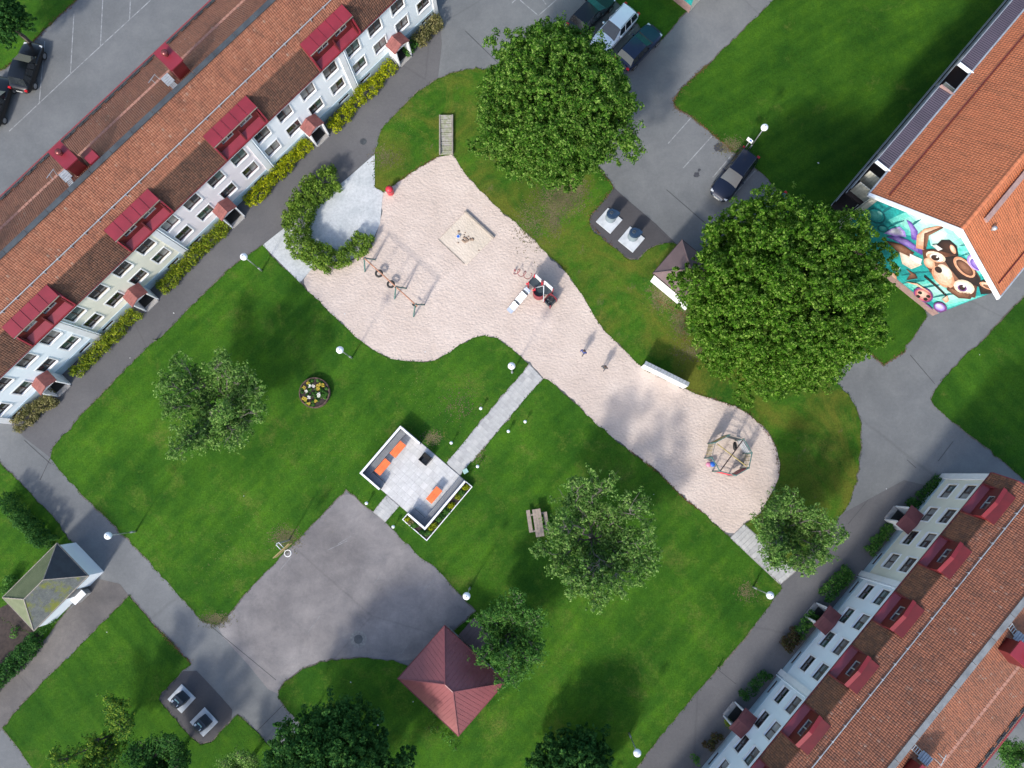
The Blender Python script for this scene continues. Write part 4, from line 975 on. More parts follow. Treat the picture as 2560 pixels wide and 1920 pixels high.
def gable_block(O, label, seed, length, full=True):
    rnd = random.Random(seed); t = thing('apartment_block', (O.x, O.y, 0), UA, label, 'apartment block')
    x0 = .35; yl, yr_, ze, za = 9.80, -.30, 8.35, 11.45; yc = (yl+yr_)/2
    MB().ext([(yr_,0),(yr_,ze),(yc,za),(yl,ze),(yl,0)], 0, x0, length).build('wall', M['cream_clad'], t)
    MB().ext([(yr_-.03,0),(yr_-.03,.9),(yl+.03,.9),(yl+.03,0)], 0, x0-.05, x0-.002).build('plinth', M['plinth_pink'], t)
    MB().ext([(yl-.32,.92),(yl-.32,ze+.02),(yl+.02,ze-.08),(yl+.02,.92)], 0, x0-.04, x0-.002).build('corner_strip', M['cream_clad'], t)
    # painted wall
    base = MB().add([(x0-.012,yr_,.92),(x0-.012,yl-.34,.92),(x0-.012,yl-.34,ze-.05),(x0-.012,yc,za-.12),(x0-.012,yr_,ze-.05)], [(0,1,2,3,4)]).build('mural', MU['teal'], t)
    lay = [0]
    def inside(y, z): return (min(max(y, yr_+.02), yl-.36), min(max(z, .94), za-.2-abs(y-yc)*.61))
    def poly(key, pts, px=True):
        lay[0] += 1
        q = [inside(*(on_gable(2060+a/4.366, 440+b/4.366) if px else (a, b))) for a, b in pts]
        MB().add([(x0-.014-.0005*lay[0], y, z) for y, z in q], [list(range(len(q)))]).build('painted_shape', MU[key], base)
    def blend(key, tgt, k):
        nm = 'shade_%s_%s_%d' % (key, tgt, int(k*10))
        if nm not in MU:
            a_, b_ = MUC[key], MUC[tgt]; MU[nm] = pm('mural_'+nm, tuple(x+(y-x)*k/4*.8 for x, y in zip(a_, b_)), None, .9, .7, 0, 5, fine=.2)
        return nm
    flat_poly = poly
    SH = {'teal':'mint','mint':'pale','pale':'white','purple':'lilac','lilac':'white','brown':'tan','tan':'cream','cream':'white','plum':'lilac','pink':'cream','dark':'brown','deep':'teal'}
    def poly(key, pts, px=True):
        flat_poly(key, pts, px)
        xs = [a for a, b in pts]; ys = [b for a, b in pts]
        if key not in SH or (max(xs)-min(xs))*(max(ys)-min(ys)) < 2600: return
        cx, cy = sum(xs)/len(xs), sum(ys)/len(ys)
        amt = {'brown': 1, 'dark': 1, 'cream': 2, 'pale': 2, 'deep': 1}.get(key, 3)
        for k in range(1, 4):
            f = 1-.22*k; flat_poly(blend(key, SH[key], min(4, k*amt/2 if amt > 1 else k*.5)), [(cx+(a-cx)*f-4*k, cy+(b-cy)*f-5*k) for a, b in pts], px)
    def ell(key, cx, cy, rx, ry, rot=0, n=22):
        poly(key, [(cx+rx*math.cos(a)*math.cos(rot)-ry*math.sin(a)*math.sin(rot), cy+rx*math.cos(a)*math.sin(rot)+ry*math.sin(a)*math.cos(rot)) for a in [2*PI*i/n for i in range(n)]])
    if not full: return t, x0, yl, yr_, ze, za, yc
    poly('deep', [(640,380),(830,255),(850,270),(655,400)]); poly('mint', [(700,480),(980,340),(1300,440),(1640,560),(1700,760),(1500,860),(1150,700),(900,640)])
    poly('pale', [(900,400),(990,350),(1290,450),(1280,560),(1050,520)]); poly('pale', [(1140,640),(1320,560),(1380,620),(1300,760),(1170,760)])
    poly('mint', [(850,1180),(1200,1120),(1500,1330),(1740,1300),(1740,1340),(1350,1440),(1200,1380)]); poly('mint', [(1480,800),(1700,760),(1820,1000),(1700,1080)])
    for a, b in (((1480,760),(1690,690)),((1500,870),(1720,790)),((850,1080),(1180,1040)),((860,1170),(1100,1140)),((980,1240),(1300,1180)),((1150,1330),(1500,1270)),((1080,370),(1130,450)),((940,560),(1060,470)),((1540,600),(1600,740)),((1730,1100),(1870,1070)),((700,560),(880,480))):
        dx, dy = b[0]-a[0], b[1]-a[1]; L = math.hypot(dx, dy); nx, ny = -dy/L*4, dx/L*4
        poly('deep', [(a[0]+nx,a[1]+ny),(b[0]+nx,b[1]+ny),(b[0]-nx,b[1]-ny),(a[0]-nx,a[1]-ny)])
    ell('deep', 575, 430, 108, 78, .5); ell('teal', 572, 428, 92, 62, .5); ell('mint', 615, 400, 34, 16, .6); ell('deep', 650, 570, 62, 40, .3); ell('teal', 650, 568, 48, 28, .3)
    # purple wings, limbs and a big eared creature
    poly('purple', [(690,660),(780,640),(920,690),(1080,800),(1080,860),(900,760),(740,680)]); poly('lilac', [(660,620),(740,570),(830,545),(890,600),(905,660),(780,650)])
    poly('purple', [(905,470),(960,500),(1030,600),(1020,700),(960,680),(950,580)]); poly('brown', [(680,700),(860,740),(990,830),(960,880),(840,850),(760,780)])
    poly('tan', [(1020,640),(1100,570),(1240,540),(1300,545),(1230,590),(1140,640),(1100,800),(1010,780)]); poly('brown', [(1100,620),(1300,540),(1310,560),(1140,650),(1120,800),(1090,790)]); poly('tan', [(1290,480),(1400,490),(1400,530),(1330,550)])
    poly('cream', [(830,820),(960,880),(1080,960),(960,1010),(860,950)]); poly('white', [(945,840),(1080,900),(1060,960),(940,900)])
    poly('brown', [(900,1000),(1010,1070),(1030,1110),(900,1130),(980,1080)]); poly('white', [(750,960),(840,990),(810,1040),(760,1020)]); ell('tan', 750, 1110, 50, 60)
    poly('dark', [(1240,740),(1290,690),(1380,690),(1460,760),(1475,860),(1380,880),(1260,800)]); ell('tan', 1415, 790, 26, 55, -.5)
    poly('brown', [(1080,800),(1200,790),(1440,850),(1640,980),(1720,1120),(1680,1200),(1660,1320),(1500,1300),(1360,1200),(1180,1060),(1100,940)])
    poly('dark', [(1300,880),(1440,860),(1640,1000),(1720,1130),(1700,1200),(1480,1120),(1380,1000)]); ell('tan', 1540, 985, 150, 72, .75); ell('brown', 1545, 990, 120, 50, .75)
    poly('dark', [(1690,1160),(1750,1120),(1900,1200),(1920,1250),(1840,1290),(1720,1280)]); ell('tan', 1800, 1190, 100, 34, .35); ell('brown', 1810, 1200, 70, 16, .35)
    ell('tan', 1160, 940, 70, 50, .7); ell('tan', 1310, 1090, 150, 90, .75); ell('cream', 1330, 1030, 100, 55, .8); ell('cream', 1230, 870, 112, 54, .35); ell('tan', 1225, 884, 96, 42, .35); ell('white', 1240, 880, 76, 34, .35)
    ell('dark', 1225, 880, 48, 30, .3); ell('white', 1246, 872, 12, 9); ell('dark', 1260, 1010, 44, 32, .6); ell('cream', 1540, 1200, 118, 76, .35); ell('white', 1545, 1205, 72, 42, .35); ell('plum', 1520, 1210, 52, 36, .3); ell('dark', 1520, 1205, 38, 28, .3); ell('white', 1540, 1190, 14, 11)
    poly('brown', [(1360,1190),(1500,1290),(1650,1270),(1610,1330),(1480,1320),(1350,1230)])
    ell('lilac', 1680, 935, 120, 75, .6); ell('white', 1690, 945, 96, 56, .6); ell('purple', 1685, 950, 88, 50, .6); ell('lilac', 1700, 930, 40, 22, .6)
    ell('plum', 1095, 1285, 112, 78, .4); ell('pink', 1095, 1285, 95, 62, .4)
    for a, b in ((1060,1260),(1150,1300),(1040,1300),(1120,1330)): ell('dark', a, b, 24, 17, .3)
    poly('tan', [(895,1140),(1020,1180),(1180,1270),(1150,1240),(1030,1160)]); poly('dark', [(1110,1070),(1240,1180),(1350,1290),(1340,1300),(1230,1195),(1100,1085)])
    poly('tan', [(1300,1330),(1360,1290),(1375,1350),(1340,1370)]); ell('plum', 1280, 1420, 78, 54, .4); ell('lilac', 1275, 1415, 56, 34, .4); ell('plum', 1130, 1430, 90, 42, .6); ell('lilac', 1120, 1415, 44, 18, .6)
    poly('white', [(1430,590),(1490,560),(1560,620),(1500,660)]); poly('white', [(1190,740),(1240,730),(1310,780),(1260,800)])
    return t, x0, yl, yr_, ze, za, yc
def finish_block(t, x0, yl, yr_, ze, za, yc, length, seed, balc=True):
    rnd = random.Random(seed); ov = .42; sl = (za-ze)/(yl-yc)
    zeo = ze-ov*sl+.12; xr = x0-.28
    tiles([(xr+.10, length+.2)], yl+ov, zeo, yc+.04, za+.14, M['tile_new'], t, tw=.17, th=.20)
    tiles([(xr+.10, length+.2)], yr_-ov, zeo, yc-.04, za+.14, M['tile_new'], t, tw=.17, th=.20)
    mb = MB(); x = xr+.1
    while x < length: mb.tube((x,yc,za+.15),(x+.40,yc,za+.18),.13,.15,8); x += .38
    mb.build('ridge_tiles', M['tile_new'], t)['kind'] = 'stuff'
    for y0 in (yl+ov+.03, yr_-ov-.03):
        mb = MB(); a = [(y0,zeo-.12),(y0,zeo+.12),(yc,za+.30),(yc,za+.02)]; mb.ext(a, 0, xr-.10, xr+.12); mb.build('verge_board', M['white'], t)
        MB().tube((xr,y0,zeo-.02),(length,y0,zeo-.02),.08).build('gutter', M['light_metal'], t)
    # flat vent box along the roof and a dome
    mb = MB(); zz = lambda y: za+.14-abs(y-yc)*sl
    mb.ext([(yc-1.05,zz(yc-1.05)+.02),(yc-1.05,zz(yc-1.05)+.30),(yc-.70,zz(yc-.70)+.30),(yc-.70,zz(yc-.7)+.02)], 0, 1.9, length-2); mb.build('vent_box', M['plinth_pink'], t)
    mb = MB(); mb.tube((2.1,yc-1.7,zz(yc-1.7)),(2.1,yc-1.7,zz(yc-1.7)+.25),.1); mb.sphere((2.1,yc-1.7,zz(yc-1.7)+.3),.17,12,8); mb.build('roof_vent', M['light_metal'], t, smooth=True)
    for yy in (yl-.55, yr_+.35):
        MB().box(x0+.2,length,yy-.03,yy+.03,zz(yy)+.06,zz(yy)+.14).build('snow_guard', M['dark_red'], t)
    if not balc: return
    # balconies along the left facade
    yo = yl+1.42
    for z in (2.75, 5.5):
        MB().box(x0+.3,length,yl+.02,yo,z-.14,z).build('balcony_floor', M['dark_brown'], t)
        mb = MB(); mb.box(x0+.3,length,yo,yo+.05,z+.0,z+.16); mb.box(x0+.3,length,yo,yo+.05,z+.92,z+1.0)
        mb.build('balcony_rail', M['light_metal'], t)
        mb = MB(); x = x0+.4
        while x < length: mb.box(x,x+.9,yo+.005,yo+.03,z+.2,z+.88); x += 1.0
        mb.build('balcony_front', M['black'], t)
    secs = [(2.35,9.42),(11.6,18.7),(20.9,length-.5)]
    for a, b in secs:
        mb = MB(); n = int((b-a)/.16)
        for i in range(n):
            xa = a+i*(b-a)/n; xb = a+(i+1)*(b-a)/n; xm = (xa+xb)/2
            vs = []; fs = []
            for k, (xx, hh) in enumerate(((xa,0),(xm-.02,.03),(xm+.02,.03),(xb,0))):
                vs += [(xx,yl+.10,8.22+hh),(xx,yo+.03,8.02+hh)]
            for k in range(3): fs.append((2*k,2*k+1,2*k+3,2*k+2))
            mb.add(vs, fs)
        mb.build('balcony_roof', M['mauve_roof'], t)
        MB().box(a-.08,a-.0,yl+.1,yo+.06,7.98,8.30).build('roof_trim', M['wall_blue'], t)
        MB().box(b+.0,b+.08,yl+.1,yo+.06,7.98,8.30).build('roof_trim', M['plinth_pink'], t)
        MB().box(a-.08,b+.08,yo+.04,yo+.10,7.92,8.06).build('roof_gutter', M['light_metal'], t)
    # pale clad screens standing between balconies, and dark windows behind
    x = x0+.02; k = 0
    for xs, z0, z1 in ((1.0,5.52,7.2),(2.05,5.52,7.2),(4.4,2.76,5.3),(6.1,2.76,5.3),(10.3,5.52,7.6),(13.2,2.76,5.3),(16,2.76,5.3),(19.6,5.52,7.6)):
        if xs > length-1: continue
        n = 6; s = MB()
        for i in range(n):
            ya = yl+.04+i*(1.28/n); s.box(xs-.035+.006*(i%2), xs+.035, ya+.008, ya+1.28/n-.008, z0, z1)
        s.build('balcony_screen', M['cream_clad'], t)
        s = MB().box(xs+.04,xs+.32,yl+.005,yl+.05,z0,z1).build('cladding_panel', M['cream_clad'], t)
    x = 1.4
    while x < length-2:
        for z in (.9, 2.85, 5.6):
            w_ = MB().box(x-.45,x+.05,yl+.006,yl+.04,z+.15,z+2.0).build('window', M['dark_brown'], t)
            MB().box(x-.40,x+.0,yl+.041,yl+.05,z+.2,z+1.95).build('pane', M['pane'][0], w_)
        x += 1.75
    MB().box(x0+.02,x0+.28,yl+.03,yl+.10,.0,8.2).build('corner_board', M['cream_clad'], t)
b_ = gable_block(UO, 'apartment block with new orange roof and teal painted gable beside the largest tree', 51, 27)
finish_block(*b_, 27, 52)
U2 = P(1708, 33)
b_ = gable_block(U2, 'apartment block cut by the top edge, only its teal painted corner showing', 53, 24, full=False)
finish_block(*b_, 24, 54, balc=False)
# ------------------------------------------------------------------ seating patio
A0 = P(899, 1183, 1.1)
pt = thing('seating_patio', (A0.x, A0.y, 0), R(49.8), 'pale slab patio walled with L shaped white topped benches, in the middle of the lawn', 'patio')
LX, LY = 4.62, 6.45
MB().box(-.02, LX+.02, -LY, 0, -.02, .055).build('patio_base', M['step'], pt)
_rnd = random.Random(3)
nx, ny = 9, 13; ex, ey = (LX-.02)/nx, (LY-.02)/ny
protos = []
for _ in range(3):
    o = MB().box(-ex/2+.004, ex/2-.004, -ey/2+.004, ey/2-.004, 0, .03).build('paving_slab', M['fslab']); protos.append(o.data); bpy.data.objects.remove(o)
for i in range(nx):
    for j in range(ny):
        o = bpy.data.objects.new('paving_slab', protos[_rnd.randrange(3)]); col.objects.link(o); o.parent = pt
        o.location = (.01+(i+.5)*ex, -.01-(j+.5)*ey, .056+_rnd.uniform(-.001,.0015))
def wallL(pts, w, z0, z1, mat, name, parent, cap=None):
    for (x0,x1,y0,y1) in pts:
        o = MB().box(x0,x1,y0,y1,z0,z1).build(name, mat, parent)
        if cap: MB().box(x0-.015,x1+.015,y0-.015,y1+.015,z1,z1+.05).build('coping', cap, o, bevel=.008)
wallL([(0,LX,-.12,0),(0,.12,-1.9,-.12),(LX-.12,LX,-1.95,-.12)], .12, .06, 1.05, M['bench'], 'wall', pt, M['white'])
wallL([(0,LX,-LY,-LY+.12),(0,.12,-LY+.12,-4.72)], .12, .06, 1.05, M['bench'], 'wall', pt, M['white'])
for (x0,x1,y0,y1) in ((.14,LX-.14,-.60,-.14),(.14,.60,-1.85,-.61),(.14,LX-.02,-LY+.14,-LY+.60),(.14,.60,-LY+.61,-4.75)):
    b = MB(); horiz = (x1-x0) > (y1-y0)
    for k in range(4):
        if horiz: ya = y0+k*(y1-y0)/4; b.box(x0,x1,ya+.006,ya+(y1-y0)/4-.006,.44,.48)
        else: xa = x0+k*(x1-x0)/4; b.box(xa+.006,xa+(x1-x0)/4-.006,y0,y1,.44,.48)
    s = b.build('bench_seat', M['bench'], pt)
    MB().box(x0+.01,x1-.01,y0+.03,y1-.01,.06,.435).build('bench_base', M['grey_metal'], s)
# planter strip round the south corner
pw = thing('planter', (A0.x, A0.y, 0), R(49.8), 'narrow white edged planter wrapping the outer corner of the seating patio', 'planter')
for (x0,x1,y0,y1) in ((-.62,LX+.02,-7.06,-7.0),(-.62,-.56,-7.0,-4.62),(-.56,-.02,-4.68,-4.62),(LX-.04,LX+.02,-7.0,-LY-.02)):
    MB().box(x0,x1,y0,y1,.0,.46).build('planter_wall', M['white'], pw)
MB().prism([(-.56,-7.0),(LX-.04,-7.0),(LX-.04,-LY-.01),(-.01,-LY-.01),(-.01,-4.68),(-.56,-4.68)], .02, .36).build('soil', M['soil'], pw)
for k, (x, y, mt, r) in enumerate([(4.3,-6.72,'leaf_yellow',.2),(3.75,-6.74,'leaf_mid',.26),(3.4,-6.73,'leaf_yg',.22),(2.55,-6.74,'leaf_yellow',.24),(2.0,-6.74,'leaf_mid',.28),(1.6,-6.74,'leaf_dark',.26),(1.2,-6.72,'leaf_mid',.22),(.65,-6.74,'leaf_yg',.24),(.3,-6.7,'leaf_yellow',.2),(-.1,-6.75,'leaf_mid',.25),(-.3,-6.4,'leaf_dark',.22),(-.3,-5.6,'leaf_mid',.26),(-.3,-5.25,'leaf_olive',.22),(-.3,-4.9,'leaf_yellow',.18)]):
    w = Matrix.Rotation(R(49.8), 3, 'Z') @ Vector((x, y, 0)); q = (A0.x+w.x, A0.y+w.y, .36)
    pl = leaf_obj('plant', leaves_on([(0,0,.12),(.1,.05,.08),(-.1,-.06,.1)], [r*1.1,r,r], [150,90,90], .065, .2, .6), M[mt]); pl.location = q
    tag(pl, ['yellow leaved plant at the upper end of the patio planter','broad green plant second from the upper end of the planter','yellowish plant third from the upper end of the planter','star shaped yellow plant midway along the planter','large green plant midway along the planter','dark green plant beside the large midway plant','mid green plant past the middle of the planter','yellow green plant near the lower corner of the planter','small yellow plant near the lower corner of the planter','green plant in the lower corner of the planter','dark plant just round the lower corner of the planter','green plant on the short side of the planter','brownish plant on the short side of the planter','tiny yellow plant at the left end of the planter'][k], 'plant', 'plants in the patio planter')
def patio_w(x, y, z=0):
    w = Matrix.Rotation(R(49.8), 3, 'Z') @ Vector((x, y, 0)); return (A0.x+w.x, A0.y+w.y, z)
def orange_table(cx, cy, label):
    t = thing('table', patio_w(cx, cy, .087), R(49.8), label, 'table', 'orange tables on the patio')
    for i in range(2):
        for j in range(2): MB().box(-.62+i*.622,-.62+i*.622+.616,-.29+j*.292,-.29+j*.292+.286,.60,.64).build('table_panel', M['orange'], t, bevel=.005)
    for sx in (-.45,.45):
        for sy in (-.2,.2): MB().box(sx-.025,sx+.025,sy-.025,sy+.025,0,.6).build('leg', M['grey_metal'], t)
    MB().box(-.5,.5,-.22,.22,.56,.598).build('frame', M['grey_metal'], t)
orange_table(3.15, -.96, 'orange table nearest the upper wall corner of the patio')
orange_table(1.42, -.95, 'orange table in the shaded left corner of the patio')
orange_table(2.34, -5.27, 'orange table alone on the planter side of the patio')
t = thing('grill_box', patio_w(3.93, -3.0, .087), R(49.8), 'square black metal fire box standing on the pale patio', 'fire box')
MB().box(-.36,.36,-.36,.36,0,.06).build('base', M['black'], t)
for a in ((-.36,.36,-.36,-.33),(-.36,.36,.33,.36),(-.36,-.33,-.33,.33),(.33,.36,-.33,.33)): MB().box(*a,.06,.72).build('side_panel', M['black'], t)
MB().prism([(-.33,-.33),(.33,-.33),(.33,.33),(-.33,.33)],.40,.44).build('ash_tray', M['rubber'], t)
mb = MB()
for k in range(9): mb.tube((-.33,-.30+k*.05,.66),(.05,-.30+k*.05,.66),.008,n=5)
mb.build('grate', M['grey_metal'], t)
t = thing('utility_box', (patio_w(5.19,-5.89)[0], patio_w(5.19,-5.89)[1], .03), R(30), 'small pale teal box standing beside the path corner of the patio', 'utility box')
MB().box(-.17,.17,-.15,.15,0,.38).build('body', M['teal_box'], t, bevel=.02)
MB().box(-.19,.19,-.17,.17,.38,.43).build('lid', M['teal_box'], t, bevel=.015)

# ------------------------------------------------------------------ lamps, bollards, posts
def globe_lamp(hu, hv, label, h=4.1, arm=False):
    c = P(hu, hv, h); t = thing('street_lamp', (c.x, c.y, .03), 0, label, 'street lamp', 'globe street lamps')
    MB().tube((0,0,0),(0,0,.9),.075,.07).build('base', M['pole'], t, smooth=True)
    MB().tube((0,0,.9),(0,0,h-.22),.045,.035).build('pole', M['pole'], t, smooth=True)
    MB().tube((0,0,h-.30),(0,0,h-.20),.10,.12,12).build('collar', M['grey_metal'], t)
    MB().sphere((0,0,h),.27,24,16).build('globe', M['lamp'], t, smooth=True)
    MB().tube((0,0,h+.255),(0,0,h+.285),.05,.03,10).build('finial', M['grey_metal'], t)
for a in ((610,642,'globe lamp at the top corner of the big lawn beside the terrace walkway'),(850,875,'globe lamp on the lawn edge where the sand bulges'),(1279,915,'globe lamp where the slab path meets the sand'),
  (1166.6,1490,'globe lamp at the right corner of the asphalt court'),(1925,1488,'globe lamp beside the slab path at the lower right walkway'),(1593,1882,'globe lamp near the bottom edge by the walkway'),
  (271,1339,'globe lamp hanging over the shaded lower left road'),(1911,319,'globe lamp behind the parked black estate car'),(742,1833,'lamp post mostly hidden in the dark tree at the bottom edge')): globe_lamp(*a)
def bollard(u, v, label):
    c = P(u, v, .7); t = thing('path_light', (c.x, c.y, .03), 0, label, 'path light', 'low globe lights along the patio paths')
    MB().tube((0,0,0),(0,0,.5),.035).build('post', M['grey_metal'], t, smooth=True)
    MB().tube((0,0,.48),(0,0,.54),.07,.08,12).build('collar', M['grey_metal'], t)
    MB().sphere((0,0,.65),.125,16,12).build('globe', M['lamp'], t, smooth=True)
for a in ((1202,1021,'low globe light left of the path, halfway to the sand'),(1128,1107,'low globe light left of the path, nearest the patio'),(1313,1054,'low globe light farthest right, standing alone in the grass'),(1271,1078,'low globe light right of the path, midway to the sand'),
  (1194,1166,'low globe light right of the path beside the teal box'),(916,1258,'low globe light left of the short path by the court'),(983,1317,'low globe light between the court edge and the planter')): bollard(*a)
def stake(u, v, label, leafy=False):
    c = P(u, v); t = thing('marker_post', (c.x, c.y, .0), 0, label, 'post')
    MB().tube((0,0,0),(0,0,.62),.05,.045,8).build('post', M['wood_grey'], t); MB().tube((0,0,.62),(0,0,.66),.055,.03,8).build('cap', M['grey_metal'], t)
stake(391, 851, 'short wooden post at the lawn edge beside the terrace walkway'); stake(1795, 1668, 'short wooden post at the lawn edge beside the lower right walkway')

# ------------------------------------------------------------------ round flower bed
M['edging'] = pm('rusty_edging', (.13,.075,.06), (.08,.05,.04), 4, .8)
c = P(789, 983); t = thing('flower_bed', (c.x, c.y, .03), 0, 'round raised flower bed with yellow and white blooms on the lawn', 'flower bed')
for k in range(20):
    a0, a1 = 2*PI*k/20+.01, 2*PI*(k+1)/20-.01
    q = [(r*math.cos(a), r*math.sin(a)) for r, a in ((1.10,a0),(1.18,a0),(1.18,a1),(1.10,a1))]
    MB().prism(q, 0, .40+.01*(k%3)).build('edging_block', M['edging'], t)
MB().tube((0,0,.0),(0,0,.33),1.11,n=28).build('soil', M['soil'], t)
rr = random.Random(5); cs, rs = [], []
for _ in range(46):
    a, r = rr.uniform(0,2*PI), 1.0*math.sqrt(rr.random()); cs.append((r*math.cos(a), r*math.sin(a), .42)); rs.append(rr.uniform(.12,.2))
leaf_obj('foliage', leaves_on(cs, rs, 70, .05, .2, .6), M['leaf_mid'], t)
M['fl_yellow'] = pm('yellow_petals', (.52,.42,.03), (.45,.30,.02), 8, .6); M['fl_white'] = pm('white_petals', (.78,.76,.66), None, 8, .6)
def bloom(x, y, r, mt):
    mb = MB()
    for k in range(16):
        a = rr.uniform(0,2*PI); d = r*math.sqrt(rr.random()); z = .56+rr.uniform(0,.06)
        for m_ in range(5):
            b = 2*PI*m_/5+rr.random(); s = .045
            mb.add([(x+d*math.cos(a),y+d*math.sin(a),z),(x+d*math.cos(a)+s*math.cos(b),y+d*math.sin(a)+s*math.sin(b),z+.015),(x+d*math.cos(a)+s*math.cos(b+.9),y+d*math.sin(a)+s*math.sin(b+.9),z+.012)], [(0,1,2)])
    mb.build('blooms', mt, t)
for x, y, mt in ((-.45,.75,'fl_yellow'),(-.75,.35,'fl_yellow'),(.45,.62,'fl_yellow'),(.3,.5,'fl_yellow'),(.72,.55,'fl_yellow'),(-.6,-.55,'fl_yellow'),(-.75,-.45,'fl_yellow'),(-.35,-.85,'fl_yellow'),(.2,-.65,'fl_yellow'),(.35,.28,'fl_yellow'),
   (-.35,.5,'fl_white'),(-.02,.5,'fl_white'),(-.58,.1,'fl_white'),(.38,-.12,'fl_white'),(.42,-.28,'fl_white'),(-.33,-.38,'fl_white')): bloom(x, y, .13, M[mt])

# ------------------------------------------------------------------ playground
c = P(1165, 597); t = thing('sandbox', (c.x, c.y, .02), R(-43.6), 'square timber edged sandbox with dug wet sand in the upper playground', 'sandbox')
MB().box(-1.5,1.5,-1.48,1.48,.0,.03).build('fine_sand', M['pit_sand'], t)
MB().box(-1.56,1.56,1.48,1.60,0,.20).build('timber_edge', M['wood_grey'], t); MB().box(-1.56,1.3,-1.56,-1.50,0,.055).build('timber_edge', M['wood_grey'], t)
MB().box(-1.60,-1.54,-1.4,1.46,0,.045).build('timber_edge', M['sand'], t)
mb = MB(); rr = random.Random(9)
for k in range(26): mb.sphere((rr.gauss(.05,.38), rr.gauss(.05,.30), .035), rr.uniform(.05,.15), 8, 5, .45)
mb.build('wet_sand_heaps', M['wet_sand'], t, smooth=True)
c = P(1145.6, 592, .1); t = thing('toy_bucket', (c.x, c.y, .05), 0, 'tiny blue bucket lying in the square sandbox', 'bucket')
MB().tube((0,0,0),(0,0,.16),.10,.13,14).build('body', M['blue_toy'], t); MB().torus((0,0,.16),.13,.012,14,6).build('rim', M['white'], t)

def swing_frame():
    tops = [P(918.6,653,2.2), P(988.5,717,2.2), P(1030,754,2.2)]
    o = P(986,735); t = thing('swing_set', (o.x, o.y, .02), 0, 'swing set with three green A frames and two tyre seats on the sand', 'swing set')
    bar = (tops[2]-tops[0]).normalized(); pr = Vector((-bar.y, bar.x, 0))
    b0 = Vector((tops[0].x, tops[0].y, 0))
    feet = [(P(912.5,679),P(937.9,649.4)),(P(986.7,747),P(1015.6,721)),(P(1034,791.7),P(1060.8,762))]
    pos = []
    for k, (f0, f1) in enumerate(feet):
        m = (f0+f1)/2; s = (m-b0).dot(bar); pos.append(s)
    off = sum(((f0+f1)/2-b0).dot(pr) for f0, f1 in feet)/3
    L = lambda p: p - Vector((o.x, o.y, 0))
    ap = []
    for k, (f0, f1) in enumerate(feet):
        a = b0+bar*pos[k]+pr*off; a.z = 2.25; ap.append(a)
        for f in (f0, f1):
            MB().tube(L(f), L(a)+Vector((0,0,.05)), .06, .055, 8).build('leg', M['green_pole'], t)
        MB().tube(L(a)+pr*.12, L(a)-pr*.12, .045, n=8).build('bracket', M['grey_metal'], t)
    MB().tube(L(ap[0])-bar*.15, L(ap[2])+bar*.2, .05, n=10).build('crossbar', M['orange_wood'], t)
    for u, v in ((947,684),(976.4,711)):
        q = P(u, v, .55); s = (q-b0).dot(bar); top = b0+bar*s+pr*off; top.z = 2.2; seat = Vector((top.x, top.y, .52))
        ty = MB().torus(L(seat), .24, .085, 24, 10).build('tyre_seat', M['rubber'], t, smooth=True)
        mb = MB()
        for k in range(3):
            a = 2*PI*k/3; mb.tube(L(top), L(seat)+Vector((.24*math.cos(a), .24*math.sin(a), .08)), .012, n=5)
        mb.build('chain', M['grey_metal'], ty)
    s = pos[1]+(pos[2]-pos[1])*.80; top = b0+bar*s+pr*off; top.z = 2.2; q = Vector((top.x, top.y, .55))
    st = MB().add([L(q)+bar*x+pr*y+Vector((0,0,z)) for x,y,z in ((-.2,-.09,.05),(.2,-.09,.05),(.2,.09,.05),(-.2,.09,.05),(0,-.09,0),(0,.09,0))], [(0,4,5,3),(4,1,2,5)]).build('belt_seat', M['rubber'], t)
    mb = MB()
    for x in (-.2,.2): mb.tube(L(top)+bar*x, L(q)+bar*x, .012, n=5)
    mb.build('chain', M['grey_metal'], st)
swing_frame()

# red bin, climbing unit, slide
c = P(977, 482); t = thing('litter_bin', (c.x, c.y, .03), 0, 'bright red round litter bin where the plaza meets the sand', 'litter bin')
MB().tube((0,0,0),(0,0,.75),.27,.29,18).build('body', M['red'], t, smooth=False); MB().torus((0,0,.75),.28,.03,20,8).build('rim', M['red_dull'], t, smooth=True)
MB().sphere((0,0,.80),.27,18,10,.75,0).build('dome_lid', M['red'], t, smooth=True)
MB().box(-.04,.04,.255,.30,.80,.90).build('flap', M['black'], t)

o = P(1345, 722); t = thing('play_tower', (o.x, o.y, .02), 0, 'red and black climbing tower with a striped metal slide on the sand', 'play tower')
def Lp(u, v, z): q = P(u, v, z); return Vector((q.x-o.x, q.y-o.y, z))
def zz(x, y): return (1240+x/10.37, 640+y/10.37)
def post(u, v, h, m='red'): a = Lp(u, v, h); MB().tube((a.x,a.y,0),(a.x,a.y,h),.05,n=10).build('post', M[m], t, smooth=True)
sq = [zz(1000,500), zz(1200,690), zz(1010,850), zz(840,680)]
q = [Lp(*p, 1.15) for p in sq]; MB().prism(q, 1.07, 1.15).build('platform', M['navy_floor'], t)
for p in sq: post(*p, 1.75)
ce = Lp(*zz(1120,930), 1.0); MB().tube((ce.x,ce.y,.92),(ce.x,ce.y,1.0),.42,n=20).build('platform', M['navy_floor'], t)
mb = MB(); n = 14
for k in range(n):
    a0, a1 = PI*.72+PI*1.0*k/n, PI*.72+PI*1.0*(k+1)/n
    f = lambda a, r, z: (ce.x+r*math.cos(a), ce.y+r*math.sin(a), z)
    mb.add([f(a0,.44,.2),f(a1,.44,.2),f(a1,.44,1.3),f(a0,.44,1.3),f(a0,.48,.2),f(a1,.48,.2),f(a1,.48,1.3),f(a0,.48,1.3)], [(0,1,2,3),(5,4,7,6),(3,2,6,7)])
mb.build('curved_panel', M['red_dull'], t)
